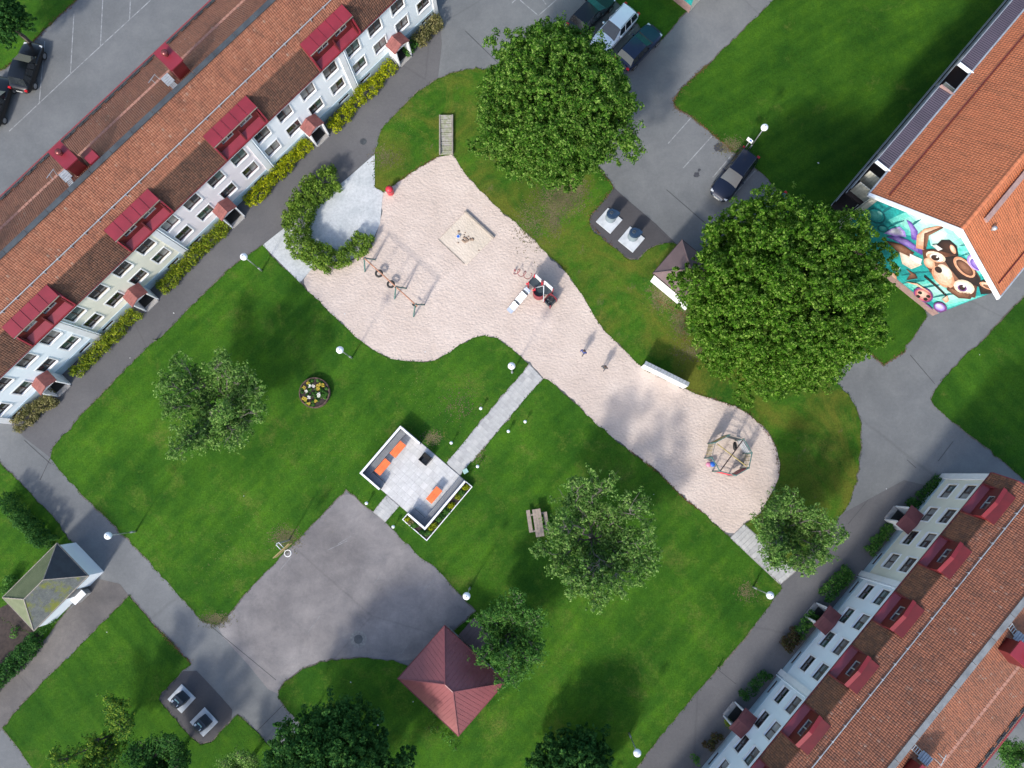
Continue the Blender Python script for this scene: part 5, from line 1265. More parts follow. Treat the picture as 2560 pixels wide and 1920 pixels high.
ce2 = Lp(*zz(1320,880), 1.0); MB().tube((ce2.x,ce2.y,.98),(ce2.x,ce2.y,1.06),.36,n=18).build('platform', M['navy_floor'], t)
bx = [zz(1400,960), zz(1570,1115), zz(1410,1290), zz(1255,1130)]; qb = [Lp(*p, .8) for p in bx]
MB().prism(qb, .30, .36).build('platform', M['navy_floor'], t)
for i in range(4):
    a, b = qb[i], qb[(i+1)%4]; d = (b-a).normalized(); nn = Vector((-d.y, d.x, 0))*.03
    MB().prism([a-nn, b-nn, b+nn, a+nn], .10, .85 if i != 2 else .5).build('side_panel', M['red_dull'] if i in (0,3) else M['navy_floor'], t)
    post(*bx[i], 1.0, 'red_dull')
m0 = (qb[0]+qb[2])/2; MB().torus((m0.x+.12,m0.y+.02,.80),.17,.04,18,8).build('steering_ring', M['black'], t, smooth=True)
mb = MB()
for x, y in ((1350,1130),(1370,1210),(1290,1110)): w = Lp(*zz(x,y), .5); mb.sphere(w, .035, 8, 6)
mb.build('counting_beads', M['light_metal'], t)
# white rail panels
for a, b in ((zz(1010,470), zz(1185,640)), (zz(1240,640), zz(1480,850))):
    A_1, B_1 = Lp(*a, 1.7), Lp(*b, 1.7); d = (B_1-A_1).normalized(); nn = Vector((-d.y, d.x, 0))*.05
    MB().prism([A_1-nn, B_1-nn, B_1+nn, A_1+nn], .25, 1.72).build('screen_panel', M['white'], t)
    post(*a, 1.8, 'red_dull'); post(*b, 1.8, 'red_dull')
mb = MB(); a = Lp(*zz(1240,770), 1.9)
for x, y in ((1010,830), (1230,1180)): mb.tube(a, Lp(*zz(x,y), 1.3), .035, n=8)
mb.tube(a, (a.x, a.y, 0), .04); mb.build('steel_rail', M['light_metal'], t)
for x, y in ((800,720),(965,885)): w = Lp(*zz(x,y), 1.5); mb = MB(); mb.tube((w.x,w.y,1.1),(w.x,w.y,1.5),.04); mb.sphere(w,.075,10,8); mb.build('knob_post', M['red'], t, smooth=True)
s0, s1 = Lp(*zz(850,860), 1.12), Lp(*zz(335,1450), .25); d = s1-s0; dn = Vector((d.x, d.y, 0)).normalized(); nn = Vector((-dn.y, dn.x, 0))
prof = [(0,1.14),(.08,1.12),(.22,1.0),(.45,.72),(.7,.42),(.86,.28),(1.0,.24)]
mb = MB(); L_ = Vector((d.x,d.y,0)).length
for (ta, za), (tb, zb) in zip(prof, prof[1:]):
    pa, pb = Vector((s0.x,s0.y,0))+dn*L_*ta, Vector((s0.x,s0.y,0))+dn*L_*tb
    for w0, w1, h0, h1 in ((-.22,.22,0,0),(-.25,-.22,.12,.12),(.22,.25,.12,.12)):
        vs = [pa+nn*w0+Vector((0,0,za+h0)), pa+nn*w1+Vector((0,0,za+h1)), pb+nn*w1+Vector((0,0,zb+h1)), pb+nn*w0+Vector((0,0,zb+h0))]
        mb.add(vs + [v-Vector((0,0,.03+h0)) for v in vs], [(0,1,2,3),(7,6,5,4),(0,4,5,1),(1,5,6,2),(2,6,7,3),(3,7,4,0)])
mb.build('slide', M['slide'], t)
for f_ in (.18,.60):
    pa = Vector((s0.x,s0.y,0))+dn*L_*f_; z = 1.04 if f_ < .3 else .55
    MB().add([pa+nn*w+dn*e*.07+Vector((0,0,z+.15)) for w, e in ((-.26,-1),(.26,-1),(.26,1),(-.26,1))], [(0,1,2,3)]).build('grey_band', M['grey_metal'], t)
    MB().tube((pa.x,pa.y,0),(pa.x,pa.y,z-.06),.035).build('slide_leg', M['grey_metal'], t)
# spiral climber rising to the tower
a, b = Lp(*zz(490,380), .12), Lp(*zz(900,540), 1.1); ax = (b-a); axn = ax.normalized(); u1 = axn.cross(Vector((0,0,1))).normalized(); u2 = axn.cross(u1)
pts = [a+ax*k/60+(u1*math.cos(k*2*PI/60*2.6)+u2*math.sin(k*2*PI/60*2.6))*.26 for k in range(61)]
MB().path(pts, .025, 6).build('spiral_climber', M['red_dull'], t)
MB().tube((a.x,a.y,0),(a.x,a.y,.35),.06,n=8).build('climber_foot', M['red_dull'], t)

# octagonal climbing frame
o = P(1828, 1140, 0); t = thing('climbing_frame', (o.x, o.y, .02), 0, 'octagonal green climbing frame with yellow ladder and tyre at the sand tip', 'climbing frame')
zz2 = lambda x, y: (1740+x/10.37, 1060+y/10.37)
oc = [zz2(*p) for p in ((870,285),(1235,390),(1450,750),(1370,1140),(1040,1330),(620,1225),(410,870),(500,480))]
OV = [Lp(*p, 2.3) for p in oc]
for v in OV: MB().tube((v.x,v.y,0),(v.x,v.y,2.36),.055,n=8).build('post', M['green_pole'], t, smooth=True)
for i in range(8): MB().tube(OV[i], OV[(i+1)%8], .04, n=8).build('top_bar', M['green_pole'] if i not in (0,6) else M['wood_grey'], t)
MB().tube(OV[1], OV[5], .045, n=8).build('cross_beam', M['dark_brown'], t)
ya, yb_ = OV[7]+(OV[3]-OV[7])*.05, OV[7]+(OV[3]-OV[7])*.95
MB().tube(ya, yb_, .045, n=8).build('rope_beam', M['yellow'], t)
def climb(i, kind, mat):
    a, b = OV[i], OV[(i+1)%8]; a0 = Vector((a.x,a.y,0)); b0 = Vector((b.x,b.y,0))
    if kind == 'panel':
        d = (b0-a0).normalized(); nn = Vector((-d.y,d.x,0))*.02; A1, B1 = a0+d*.08, b0-d*.08
        MB().prism([A1-nn,B1-nn,B1+nn,A1+nn], .35, 1.9).build('panel', mat, t)
    if kind == 'net':
        mb = MB()
        for k in range(1, 6): z = .35*k; mb.tube(a0+Vector((0,0,z)), b0+Vector((0,0,z)), .018, n=5)
        for k in range(1, 4): q_ = a0.lerp(b0, k/4); mb.tube(q_+Vector((0,0,.1)), q_+Vector((0,0,2.25)), .018, n=5)
        mb.build('rope_net', mat, t)
    if kind == 'rungs':
        for k in range(1, 5): z = .42*k; MB().tube(a0+Vector((0,0,z)), b0+Vector((0,0,z)), .028, n=6).build('rung', mat, t)
climb(7, 'panel', M['yellow']); climb(6, 'net', M['yellow']); climb(2, 'net', M['yellow']); climb(3, 'panel', M['red_dull']); climb(4, 'rungs', M['red']); climb(1, 'rungs', M['light_metal']); climb(0, 'rungs', M['grey_metal'])
tq = OV[1]+(OV[5]-OV[1])*.16
ty = MB().torus((tq.x+.05,tq.y-.1,.75),.26,.09,22,9,Matrix.Rotation(R(62),3,'Y')).build('tyre', M['rubber'], t, smooth=True)
MB().tube((tq.x,tq.y,2.3),(tq.x+.05,tq.y-.1,1.0),.015).build('chain', M['grey_metal'], ty)
MB().prism([OV[2]*.55, OV[2]*.9, OV[3]*.9, OV[3]*.55], .9, .95).build('platform', M['wood_grey'], t)

# mini goal wall (slatted white board with grey top) on the sand edge
a, b = P(1601,919), P(1708,972); L = (b-a).length
t = thing('ball_wall', ((a.x+b.x)/2, (a.y+b.y)/2, .02), math.atan2((b-a).y, (b-a).x), 'tall white board wall with grey top edge between the sand and the shaded grass', 'ball wall')
n = 9
for k in range(n): MB().box(-L/2+k*L/n+.004, -L/2+(k+1)*L/n-.004, 0, .05, .05, 1.75).build('board', M['white'], t)
for k in range(4): MB().box(-L/2+.05+k*(L-.2)/3, -L/2+.15+k*(L-.2)/3, .052, .20, 0, 1.72).build('post', M['wood_grey'], t)
for k in range(14): MB().box(-L/2+k*L/14+.01, -L/2+(k+1)*L/14-.01, -.01, .30, 1.752, 1.79).build('top_board', M['light_metal'], t)

# ball at the frame
c = P(1775, 1161, .15); t = thing('play_ball', (c.x, c.y, .02), 0, 'blue and pink round spring seat beside the octagonal frame', 'spring seat')
MB().tube((0,0,0),(0,0,.34),.06,n=10).build('spring', M['grey_metal'], t)
c = (.12,.02,.42); MB().sphere(c,.21,16,10,.55).build('seat', M['blue_toy'], t, smooth=True); MB().sphere((-.17,0,.40),.20,16,10,.5).build('seat', M['pink_toy'], t, smooth=True)

# wooden steps in the slope
a, b = P(1116, 291), P(1116, 388); L = (b-a).length
t = thing('wooden_steps', ((a.x+b.x)/2, (a.y+b.y)/2, .03), math.atan2((b-a).y, (b-a).x), 'mossy grey wooden steps set in the grass above the sand', 'steps')
for s in (-1, 1): MB().box(-L/2, L/2, s*.50-.05, s*.50+.05, 0, .30).build('side_board', M['wood_grey'], t)
M['moss_wood'] = pm('mossy_wood', (.34,.32,.29), (.22,.24,.13), 4, .9, .3, 25)
n = 9
for k in range(n):
    x0 = -L/2+k*L/n; z = .26-.022*k
    MB().box(x0+.015, x0+L/n*.46, -.44, .44, z-.10, z).build('tread', M['moss_wood'], t)
    MB().box(x0+L/n*.50, x0+L/n-.03, -.44, .44, z-.12, z-.012).build('tread', M['moss_wood'], t)

# picnic table
c = P(1345.5, 1307, .75); t = thing('picnic_table', (c.x, c.y, .03), R(98.5), 'weathered wooden picnic table with two benches under the open tree', 'picnic table')
for k in range(3): MB().box(-1.02,1.02,-.31+k*.21,-.31+k*.21+.20,.72,.76).build('table_board', M['wood_plank'], t)
for s, dx in ((-1,-.10),(1,.22)): MB().box(-.86+dx,.80+dx,s*.62-.14,s*.62+.14,.42,.46).build('bench_board', M['wood_plank'], t)
for x in (-.6,.6):
    MB().box(x-.04,x+.04,-.70,.70,.34,.42).build('cross_beam', M['wood_grey'], t)
    for s in (-1,1): MB().tube((x+.06,s*.2,.72),(x+.06,s*.6,0),.05,n=4).build('leg', M['wood_grey'], t)

# basketball hoop
b0 = P(723, 1350); bc = P(709, 1375, 3.0); rc = P(719.6, 1383, 2.75)
t = thing('basketball_hoop', (b0.x, b0.y, .03), 0, 'basketball hoop with yellow edged board at the court edge', 'basketball hoop')
l = lambda p: Vector((p.x-b0.x, p.y-b0.y, p.z))
MB().tube((0,0,0),(0,0,3.0),.06,n=10).build('pole', M['pole'], t)
dirb = (l(P(725,1359,3.0))-l(P(690,1391,3.0))).normalized(); nb = Vector((dirb.y, -dirb.x, 0))
for s in (-.12,.12): MB().tube(Vector((0,0,2.95))+dirb*s, l(bc)+dirb*s, .03, n=6).build('arm', M['white'], t)
A1, B1 = l(bc)-dirb*.75, l(bc)+dirb*.75; nn = nb*.03
for k in range(3): MB().prism([A1-nn, B1-nn, B1+nn, A1+nn], 2.65+k*.34, 2.65+k*.34+.33).build('backboard_plank', M['yellow'], t)
rcl = l(rc); MB().torus(rcl, .24, .03, 22, 8).build('ring', M['white'], t, smooth=True)
MB().tube(l(bc)+Vector((0,0,-.25)), rcl+(l(bc)-rcl).normalized()*.24, .03).build('bracket', M['white'], t)

# sign by the parked car
b0 = P(1855, 381); hd = P(1868, 350, 2.4); t = thing('parking_sign', (b0.x, b0.y, .03), 0, 'white sign with blue mark on a thin pole above the parked black car', 'sign')
MB().tube((0,0,0),(0,0,2.55),.03).build('pole', M['pole'], t)
MB().box(-.28,.22,-.05,-.02,2.05,2.55).build('sign_plate', M['white'], t).rotation_euler = (0,0,R(-40))
mb = MB(); mb.box(-.05,.14,-.056,-.052,2.28,2.48); o_ = mb.build('sign_symbol', M['blue_toy'], t); o_.rotation_euler = (0,0,R(-40))
for q_ in [x for x in t.children if x.name.startswith('sign_')]: q_.rotation_euler = (R(0), 0, R(-40))

# ------------------------------------------------------------------ small roofs
def hip_roof(parent, x0, x1, y0, y1, ze, xr0, xr1, yr, zr, mats, seams=0, ov=0, t_=.06, name='roof'):
    E = [(x0,y0,ze),(x1,y0,ze),(x1,y1,ze),(x0,y1,ze)]; Rg = [(xr0,yr,zr),(xr1,yr,zr)]
    faces = [([E[0],E[1],Rg[1],Rg[0]],0),([E[1],E[2],Rg[1]],1),([E[2],E[3],Rg[0],Rg[1]],2),([E[3],E[0],Rg[0]],3)]
    out = []
    for f, k in faces:
        n = len(f); vs = list(f)+[(v[0],v[1],v[2]-t_) for v in f]
        fs = [list(range(n)), list(range(n,2*n))[::-1]]+[(i,n+i,n+(i+1)%n,(i+1)%n) for i in range(n)]
        out.append(MB().add(vs, fs).build(name, mats[k % len(mats)], parent))
    if seams:
        for f, k in faces:
            a, b = Vector(f[0]), Vector(f[1]); d = (b-a); L = d.length; d.normalize()
            nrm = (b-a).cross(Vector(f[2])-a).normalized(); up = nrm.cross(d)
            pts = [Vector(v) for v in f]; s = seams*.5; mb = MB()
            P2 = [((p-a).dot(d), (p-a).dot(up)) for p in pts]
            while s < L:
                top = 0
                for i in range(1, len(P2)):
                    (xa,ya_),(xb,yb_) = P2[i], P2[(i+1)%len(P2)]
                    if abs(xb-xa) > 1e-6 and min(xa,xb) <= s <= max(xa,xb): top = max(top, ya_+(yb_-ya_)*(s-xa)/(xb-xa))
                if top > .1: mb.tube(a+d*s+nrm*.002, a+d*s+up*top+nrm*.002, .010, n=4, cap=False)
                s += seams
            mb.build('standing_seam', mats[k % len(mats)], parent)['kind'] = 'stuff'
    return out
def ridge_caps(parent, lines_, r, mat):
    for a, b in lines_: MB().tube(a, b, r, n=8).build('ridge_cap', mat, parent)

# red pavilion: corners W(-8.57,-14.53) N(-5.39,-10.91) E(-1.11,-14.76) S(-4.34,-18.38)
o = Vector((-4.85, -14.64, 0)); t = thing('pavilion', (o.x, o.y, 0), R(-42), 'square pavilion with brick red hipped metal roof beside the asphalt court', 'pavilion')
hx, hy = 2.88, 2.42
hip_roof(t, -hx, hx, -hy, hy, 2.6, -.36, .36, .02, 4.65, [M['pavilion']], seams=.30)
for a in [((-hx,-hy,2.62),(-.36,.02,4.68)),((hx,-hy,2.62),(.36,.02,4.68)),((hx,hy,2.62),(.36,.02,4.68)),((-hx,hy,2.62),(-.36,.02,4.68)),((-.36,.02,4.68),(.36,.02,4.68))]: ridge_caps(t, [a], .055, M['pavilion'])
for (x0,x1,y0,y1) in ((-hx-.06,hx+.06,-hy-.07,-hy),(-hx-.06,hx+.06,hy,hy+.07),(-hx-.06,-hx,-hy,hy),(hx,hx+.06,-hy,hy)): MB().box(x0,x1,y0,y1,2.46,2.60).build('gutter', M['dark_red'], t)
for x in (-2.4,0,2.4):
    for y in (-2.0,2.0): MB().box(x-.07,x+.07,y-.07,y+.07,0,2.58).build('post', M['wood_grey'], t)
for y in (-2.0,2.0): MB().box(-2.4,2.4,y-.03,y+.03,.1,.95).build('rail_panel', M['wood_grey'], t)
MB().box(-2.5,2.5,-2.1,2.1,.0,.07).build('floor', M['step'], t)
c = Vector(P(1190, 1585)); t = thing('storage_chest', (c.x, c.y, .01), R(-42), 'low brown wooden chest tucked beside the pavilion under the bushy tree', 'storage chest')
for k in range(5): MB().box(-.95+k*.38, -.95+k*.38+.37, -.85, .85, .52, .57).build('lid_board', M['brown_roof'], t)
MB().box(-.9,.9,-.8,.8,0,.515).build('body', M['dark_brown'], t)

# grey hipped shed at the left
o = Vector((-34.26,-8.25,0)); t = thing('shed', (o.x, o.y, 0), R(46.2), 'pale walled shed with mossy grey hipped roof beside the lower left driveway', 'shed')
hx, hy = 2.66, 1.66
def moss_mat():
    m, nt, b, v, geo = newmat('mossy_grey_shingle')
    out = ramp(nt, noise(nt, v, 2.5, 6, .7), [(.3, (.06,.07,.07)), (.65, (.115,.125,.12))])
    ms = ramp(nt, noise(nt, v, .8, 6, .7), [(.50, (0,0,0)), (.62, (1,1,1))]); out = mix(nt, ms, out, (.13,.145,.025))
    out = mix(nt, .6, out, ramp(nt, noise(nt, v, 20, 3, .7), [(.3, (.3,.3,.3)), (.7, (.7,.7,.7))]), 'OVERLAY')
    nt.links.new(out, b.inputs['Base Color']); b.inputs['Roughness'].default_value = .95; return m
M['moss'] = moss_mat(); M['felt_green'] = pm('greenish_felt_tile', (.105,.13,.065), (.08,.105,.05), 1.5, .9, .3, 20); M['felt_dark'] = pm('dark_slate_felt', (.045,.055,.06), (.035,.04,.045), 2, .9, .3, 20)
M['felt_pale'] = pm('pale_felt', (.13,.15,.085), (.10,.12,.065), 2, .9, .2, 20)  # palest of the felt tones, used on one hip end
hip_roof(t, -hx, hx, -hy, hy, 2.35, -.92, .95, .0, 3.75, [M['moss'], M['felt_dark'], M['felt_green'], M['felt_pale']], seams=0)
for k in range(1, 12):
    f = k/12; z = 2.35+(3.75-2.35)*f; y = hy*(1-f); xa, xb = -hx+(hx-.92)*f, hx-(hx-.95)*f
    MB().tube((xa,y,z+.012),(xb,y,z+.012),.012,n=4).build('shingle_course', M['felt_green'], t); MB().tube((xa,-y,z+.01),(xb,-y,z+.01),.010,n=4).build('shingle_course', M['moss'], t)
for a in [((-hx,-hy,2.37),(-.92,0,3.77)),((hx,-hy,2.37),(.95,0,3.77)),((hx,hy,2.37),(.95,0,3.77)),((-hx,hy,2.37),(-.92,0,3.77)),((-.92,0,3.77),(.95,0,3.77))]: ridge_caps(t, [a], .035, M['wood_grey'])
for (x0,x1,y0,y1) in ((-hx-.04,hx+.04,-hy-.05,-hy),(-hx-.04,hx+.04,hy,hy+.05),(-hx-.04,-hx,-hy,hy),(hx,hx+.04,-hy,hy)): MB().box(x0,x1,y0,y1,2.24,2.36).build('fascia', M['wood_grey'], t)
MB().box(-hx+.15,hx-.02,-hy+.05,hy-.15,0,2.28).build('wall', M['wall_blue'], t)
MB().box(.3,1.2,-hy+.02,-hy+.045,0,2.0).build('door', M['grey_metal'], t)
c = P(193, 1490, .9); t = thing('cabinet', (c.x, c.y, 0), R(46.2), 'white lidded cabinet standing against the grey roofed shed', 'cabinet')
MB().box(-.5,.5,-.32,.32,0,.85).build('body', M['step'], t); MB().box(-.55,.55,-.37,.37,.85,.92).build('lid', M['white'], t, bevel=.01)

# brown roofed kiosk under the big tree
o = Vector((12.9, 14.75, 0)); t = thing('kiosk', (12.35, 14.9, 0), R(49), 'small white walled kiosk with brown hipped roof, half under the largest tree', 'kiosk')
a0, a1 = P(1633,682.6,2.7), P(1705,599.6,2.7); R49 = Matrix.Rotation(R(-49),3,'Z')
q0, q1 = R49 @ (a0-Vector((12.35,14.9,2.7))), R49 @ (a1-Vector((12.35,14.9,2.7)))
x0, x1, yl_ = q0.x, q1.x, (q0.y+q1.y)/2; yr2 = yl_-3.8; ym = (yl_+yr2)/2
hip_roof(t, x0, x1, yr2, yl_, 2.7, (x0+x1)/2-.05, (x0+x1)/2+.05, ym, 3.9, [M['brown_roof']])
for s in ((x0,yl_),(x1,yl_),(x0,yr2),(x1,yr2)): ridge_caps(t, [((s[0],s[1],2.72),((x0+x1)/2,ym,3.93))], .05, M['brown_roof'])
for b in ((x0-.05,x1+.05,yl_,yl_+.05),(x0-.05,x1+.05,yr2-.05,yr2),(x0-.05,x0,yr2,yl_),(x1,x1+.05,yr2,yl_)): MB().box(*b,2.58,2.70).build('fascia', M['dark_brown'], t)
MB().box(x0+.15,x1-.2,yr2+.15,yl_-.15,0,2.62).build('wall', M['white'], t)
MB().box(x0+1.2,x0+2.1,yl_-.16,yl_-.12,.05,2.05).build('door', M['grey_metal'], t)


# ------------------------------------------------------------------ waste containers
def waste(pc, tilt_dir, label, dark, grp):
    q = [P(*p) for p in pc]; c = sum(q, Vector())/4; an = math.atan2((q[1]-q[0]).y, (q[1]-q[0]).x)
    hs = (q[1]-q[0]).length/2
    t = thing('waste_container', (c.x, c.y, .01), an, label, 'waste container', grp)
    MB().box(-hs,hs,-hs,hs,0,.10).build('concrete_pad', M['white_stone'] , t, bevel=.02)
    if not dark:
        MB().tube((-.05,.22,.10),(-.05,.22,1.15),.42,.40,20).build('body', M['bin_grey'], t)
        mb = MB().tube((-.05,.22,1.15),(-.05,.22,1.28),.43,.36,20); mb.build('lid', M['bin_blue'], t)
        MB().box(-.05,.42,.18,.66,.95,1.27).build('chute_hood', M['bin_blue'], t, bevel=.03)
        MB().torus((-.12,.22,1.30),.10,.03,14,6).build('handle', M['grey_metal'], t); MB().box(-.20,-.04,.10,.16,1.283,1.30).build('label', M['light_metal'], t)
    else:
        MB().tube((.05,.05,.10),(.05,.05,1.25),.42,.40,20).build('body', M['bin_dark'], t)
        MB().box(-.38,.45,.0,.52,.10,1.35).build('chute_hood', M['bin_dark'], t, bevel=.05)
        MB().sphere((.05,.02,1.22),.38,16,8,.5,0).build('lid', M['bin_dark'], t, smooth=True)
        MB().box(-.28,.30,-.04,.12,1.36,1.375).build('label', M['white'], t)
        MB().box(-.2,.22,.2,.3,1.352,1.37).build('handle', M['teal_box'], t)
gw = 'underground waste containers'
waste([(1520,520.5),(1556,550.5),(1525,585),(1490,554)], 0, 'grey waste container with blue lid on the upper white pad by the parking', False, gw)
waste([(1575,567),(1612,597),(1581,631.5),(1545,601.6)], 0, 'grey waste container with blue lid on the lower white pad by the parking', False, gw)
waste([(455,1710),(490,1745),(455,1781.5),(420.5,1747)], 0, 'dark waste container on the upper pad of the bottom left station', True, gw)
waste([(511,1768),(545,1805),(511,1839),(476.5,1805)], 0, 'dark waste container on the lower pad of the bottom left station', True, gw)

# ------------------------------------------------------------------ cars
def carpaint(name, c, met=.3):
    m, nt, b, v, geo = newmat(name); b.inputs['Base Color'].default_value = (*c, 1); b.inputs['Metallic'].default_value = met
    b.inputs['Roughness'].default_value = .32; b.inputs['Coat Weight'].default_value = .35; b.inputs['Coat Roughness'].default_value = .05; return m
M['tail'] = pm('tail_lamp_red', (.5,.01,.015), None, 3, .2); M['head'] = pm('head_lamp', (.6,.63,.66), None, 3, .12); M['plate'] = pm('number_plate', (.72,.72,.70), None, 3, .5)
M['carglass'] = glass('car_glass', (.012,.022,.027), .06)
M['rim'] = pm('alloy_rim', (.4,.41,.43), None, 3, .3, metal=.7)
def car(x, y, ang, paint, label, L=4.5, W=1.8, Hh=1.46, estate=False, van=False):
    t = thing('parked_car', (x, y, .005), ang, label, 'car', 'parked cars'); hw = W/2; hl = L/2
    # body loft: stations along x, section points across
    st = [(-hl,.62,.42,.62),(-hl+.06,.82,.30,.80),(-hl+.30,.94,.26,.95),(-hl+.9,1.0,.24,.97),(-.3,1.0,.22,.93),(hl*.36,1.0,.22,.92),(hl*.62,.99,.24,.84),(hl-.42,.95,.26,.76),(hl-.14,.84,.30,.66),(hl,.62,.40,.54)]
    V, Fq = [], []; n = 12
    for sx, wf, zb, zt in st:
        w = hw*wf
        sec = [(-w*.90,zb),(-w*.985,zb+.12),(-w,zb+.30 if zb+.30 < zt-.06 else (zb+zt)/2),(-w*.97,zt-.06),(-w*.86,zt),(-w*.4,zt+.035),(w*.4,zt+.035),(w*.86,zt),(w*.97,zt-.06),(w,zb+.30 if zb+.30 < zt-.06 else (zb+zt)/2),(w*.985,zb+.12),(w*.90,zb)]
        V += [(sx, yy, z_) for yy, z_ in sec]
    m = len(st)
    for i in range(m-1):
        for k in range(n): Fq.append((i*n+k, i*n+(k+1)%n, (i+1)*n+(k+1)%n, (i+1)*n+k))
    Fq += [tuple(range(n)), tuple(range((m-1)*n, m*n))[::-1]]
    b = MB().add(V, Fq).build('body', paint, t, smooth=True)
    sub = b.modifiers.new('round', 'SUBSURF'); sub.levels = 1; sub.render_levels = 1
    # greenhouse
    xb0, xf0 = (-hl+.14, hl*.36+.12) if (estate or van) else (-hl+.35, hl*.36+.10)
    xb1, xf1 = (xb0+.38, xf0-.85) if not van else (xb0+.22, xf0-.75)
    zb, zt = .90, Hh; wb, wt = hw*.93, hw*.70
    B = [(xb0,-wb*.88,zb),(xf0,-wb*.86,zb),(xf0,wb*.86,zb),(xb0,wb*.88,zb)]; T = [(xb1,-wt,zt-.05),(xf1,-wt,zt-.04),(xf1,wt,zt-.04),(xb1,wt,zt-.05)]
    B2 = [(xb0+.25,-wb,zb),(xf0-.55,-wb,zb),(xf0-.55,wb,zb),(xb0+.25,wb,zb)]
    MB().add([B[1],B[2],T[2],T[1]], [(0,1,2,3)]).build('windscreen', M['carglass'], t)
    MB().add([B[0],T[0],T[3],B[3]], [(0,1,2,3)]).build('rear_window', M['pane'][0], t)
    for s in (0, 1):
        f = (lambda p: p) if s == 0 else (lambda p: (p[0], -p[1], p[2]))
        xs = [xb0+.25, xb0+.25+(xf0-.55-xb0-.25)*.36, xb0+.25+(xf0-.55-xb0-.25)*.70, xf0-.55]
        xt = [xb1, xb1+(xf1-xb1)*.33, xb1+(xf1-xb1)*.68, xf1]
        for i in range(3):
            a = [f((xs[i]+.02,-wb,zb)), f((xs[i+1]-.02,-wb,zb)), f((xt[i+1]-.02,-wt,zt-.05)), f((xt[i]+.02,-wt,zt-.05))]
            MB().add(a, [(0,1,2,3)]).build('side_window', M['pane'][0], t)
        MB().add([f(B[1]), f((xf0-.55,-wb,zb)), f(T[1])], [(0,1,2)]).build('pillar', paint, t); MB().add([f(B[0]), f((xb0+.25,-wb,zb)), f(T[0])], [(0,1,2)]).build('pillar', paint, t)
        MB().add([f(p) for p in ((xb0+.25,-wb-.004,zb-.03),(xf0-.5,-wb-.004,zb-.03),(xf0-.5,-wb-.004,zb+.02),(xb0+.25,-wb-.004,zb+.02))], [(0,1,2,3)]).build('window_trim', M['black'], t)
        for xx in (xt[1], xt[2]):
            k = (xx-xb1)/(xf1-xb1); xl = xs[0]+(xs[3]-xs[0])*k
            MB().tube(f((xl,-wb-.002,zb)), f((xx,-wt-.002,zt-.05)), .03, n=5).build('pillar', paint, t)
        if estate or van: MB().tube(f((xb1+.1,-wt+.04,zt+.02)), f((xf1-.1,-wt+.04,zt+.02)), .018, n=6).build('roof_rail', M['grey_metal'], t)
        MB().sphere(f((xf0-.62,-hw*1.02,.98)), .10, 10, 8, .7).build('mirror', paint, t, smooth=True)
        for wx in (-hl*.62, hl*.62):
            wy = (-1 if s == 0 else 1)*(hw-.10)
            wv = MB().tube((wx,wy-.11,.31),(wx,wy+.11,.31),.31,n=20).build('wheel', M['rubber'], t)
            MB().tube((wx,wy-(.115 if s == 0 else -.1),.31),(wx,wy-(.1 if s == 0 else -.115),.31),.20,n=14).build('rim', M['rim'], wv)
        MB().box(hl-.42,hl-.16,*(sorted((f((0,-hw*.84,0))[1], f((0,-hw*.56,0))[1]))),.60,.70).build('headlight', M['head'], t, bevel=.02)
        MB().box(-hl+.0,-hl+.16,*(sorted((f((0,-hw*.88,0))[1], f((0,-hw*.62,0))[1]))),.72,.88).build('tail_light', M['tail'], t, bevel=.02)
    # roof skin
    V = []; nn_ = 7; mm = 6
    for i in range(mm):
        fx = i/(mm-1); X = xb1-.03+(xf1-xb1+.06)*fx
        for j in range(nn_):
            fy = j/(nn_-1)*2-1; V.append((X, fy*(wt+.01), zt-.04+.055*(1-fy*fy)+.03*(1-(2*fx-1)**2)))
    MB().add(V, [(i*nn_+j, (i+1)*nn_+j, (i+1)*nn_+j+1, i*nn_+j+1) for i in range(mm-1) for j in range(nn_-1)]).build('roof', paint, t, smooth=True)
    MB().box(hl-.02,hl+.015,-.26,.26,.38,.49).build('number_plate', M['plate'], t); MB().box(-hl-.01,-hl+.03,-.26,.26,.50,.61).build('number_plate', M['plate'], t)
    MB().box(hl-.05,hl+.005,-.42,.42,.52,.60).build('grille', M['light_metal'] if estate else M['black'], t)
    return t
blk = carpaint('black_car_paint', (.004,.005,.007)); nvy = carpaint('navy_car_paint', (.006,.010,.026)); wht = carpaint('white_car_paint', (.75,.78,.82), 0); grn = carpaint('dark_green_car_paint', (.004,.008,.012)); blu = carpaint('blue_car_paint', (.02,.07,.25)); bsl = carpaint('blue_slate_paint', (.012,.022,.055))
a, b = P(1791,496,.4), P(1876,384,.4); c = (a+b)/2; car(c.x, c.y, math.atan2((a-b).y, (a-b).x), nvy, 'black estate car parked alone in the marked bay beneath the globe lamp', 4.55, 1.8, 1.46, estate=True)
c = P(73, 172, .3); car(c.x, c.y, R(77), blk, 'black car with red tail lights in the upper left parking', 4.2, 1.82, 1.5)
c = P(-3, 258, .3); car(c.x, c.y, R(77), blk, 'black car cut by the left edge of the photo', 4.2, 1.8, 1.5)
c = P(1478, 36, .3); car(c.x, c.y, R(47), grn, 'dark car farthest left of the three behind the round tree', 4.4, 1.78, 1.44)
c = P(1535, 77, .4); car(c.x, c.y, R(229), wht, 'white estate car half hidden by the round tree', 4.5, 1.78, 1.46, estate=True)
c = P(1595, 122, .3); car(c.x, c.y, R(47), bsl, 'dark blue car nearest the road behind the round tree', 4.3, 1.8, 1.46)
c = P(1932, 548, .3); car(c.x, c.y, R(228), blu, 'blue car almost hidden under the largest tree', 4.3, 1.76, 1.46)

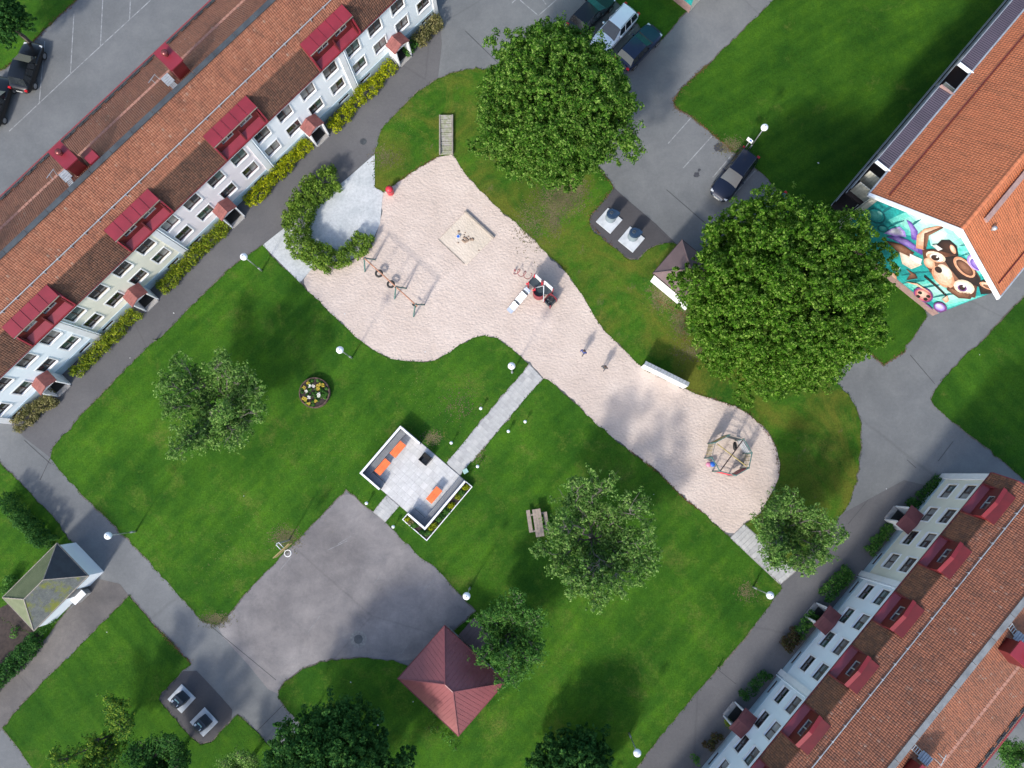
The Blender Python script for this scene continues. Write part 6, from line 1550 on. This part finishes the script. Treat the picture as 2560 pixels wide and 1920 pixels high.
# ------------------------------------------------------------------ people
def person(x, y, ang, h, top, label, step=.16):
    """one skinned body, walking; x forward"""
    s = h/1.75; J = {}; E = []
    def j(k, p, r): J[k] = (Vector(p)*s, r*s)
    j('pelvis',(0,0,.95),.16); j('waist',(.0,0,1.08),.165); j('chest',(.02,0,1.30),.19); j('neck',(.02,0,1.47),.06); j('head0',(.03,0,1.55),.085); j('head1',(.035,0,1.66),.095)
    for sd, k in ((1,'l'),(-1,'r')):
        f = step*sd
        j('hip'+k,(0,.09*sd,.90),.095); j('knee'+k,(f*.7+.03,.10*sd,.50),.062); j('ankle'+k,(f-.03,.10*sd,.09),.045); j('toe'+k,(f+.13,.11*sd,.04),.038)
        j('sh'+k,(.01,.18*sd,1.40),.10); j('el'+k,(-f*.3,.25*sd,1.13),.07); j('wr'+k,(-f*.5+.05,.24*sd,.90),.032); j('palm'+k,(-f*.55+.07,.24*sd,.83),.035)
        for q in range(4): j('f%d'%q+k,(-f*.6+.09+.015*q,(.215+.018*q)*sd,.765-.006*(1-abs(q-1.5))),.009); j('g%d'%q+k,(-f*.6+.10+.012*q,(.21+.018*q)*sd,.735),.008)
        j('th'+k,(-f*.55+.12,.235*sd,.80),.011)
        E += [('pelvis','hip'+k),('hip'+k,'knee'+k),('knee'+k,'ankle'+k),('ankle'+k,'toe'+k),('chest','sh'+k),('sh'+k,'el'+k),('el'+k,'wr'+k),('wr'+k,'palm'+k),('palm'+k,'th'+k)]
        for q in range(4): E += [('palm'+k,'f%d'%q+k),('f%d'%q+k,'g%d'%q+k)]
    E += [('pelvis','waist'),('waist','chest'),('chest','neck'),('neck','head0'),('head0','head1')]
    ks = list(J); me = bpy.data.meshes.new('person'); me.from_pydata([J[k][0] for k in ks], [(ks.index(a), ks.index(b)) for a, b in E], [])
    o = bpy.data.objects.new('tmp', me); col.objects.link(o)
    md = o.modifiers.new('s', 'SKIN')
    for i, k in enumerate(ks): me.skin_vertices[0].data[i].radius = (J[k][1], J[k][1]); me.skin_vertices[0].data[i].use_root = (k == 'pelvis')
    o.modifiers.new('u', 'SUBSURF').levels = 2
    dg = bpy.context.evaluated_depsgraph_get(); m2 = bpy.data.meshes.new_from_object(o.evaluated_get(dg)); bpy.data.objects.remove(o)
    m2.materials.clear()
    for m_ in (M['skin'], top, M['jeans'], M['black']): m2.materials.append(m_)
    for p in m2.polygons:
        z = p.center.z/s; w = abs(p.center.y)/s
        p.material_index = 3 if z < .10 else (0 if z > 1.48 or (z < .885 and w > .19) else (1 if z > .90 or (w > .17 and z > .88) else 2)); p.use_smooth = True
    t = thing('person', (x, y, .03), ang, label, 'person'); b = bpy.data.objects.new('body', m2); col.objects.link(b); b.parent = t
    hc = Vector((.035,0,1.67))*s
    MB().sphere(hc+Vector((-.02*s,0,.02*s)), .118*s, 16, 12, 1.0, -.15).build('hair', M['hair'], t, smooth=True)
    for sd in (1,-1):
        MB().sphere(hc+Vector((.093,.035*sd,.0))*s, .014*s, 8, 6).build('eye', M['white'], t, smooth=True); MB().sphere(hc+Vector((.0,.10*sd,-.02))*s, .026*s, 8, 6).build('ear', M['skin'], t, smooth=True)
    MB().sphere(hc+Vector((.102,0,-.03))*s, .018*s, 8, 6).build('nose', M['skin'], t, smooth=True); MB().box(.0,.012,-.022*s,.022*s,-.004,.004).build('mouth', M['red_dull'], t).location = hc+Vector((.088,0,-.065))*s
a = P(1457, 884); person(a.x, a.y, R(230), 1.5, M['navy'], 'child in a blue jacket walking on the sand')
a = P(1508, 923); person(a.x, a.y, R(60), 1.5, M['grey_cloth'], 'child in a dark grey jacket walking on the sand')
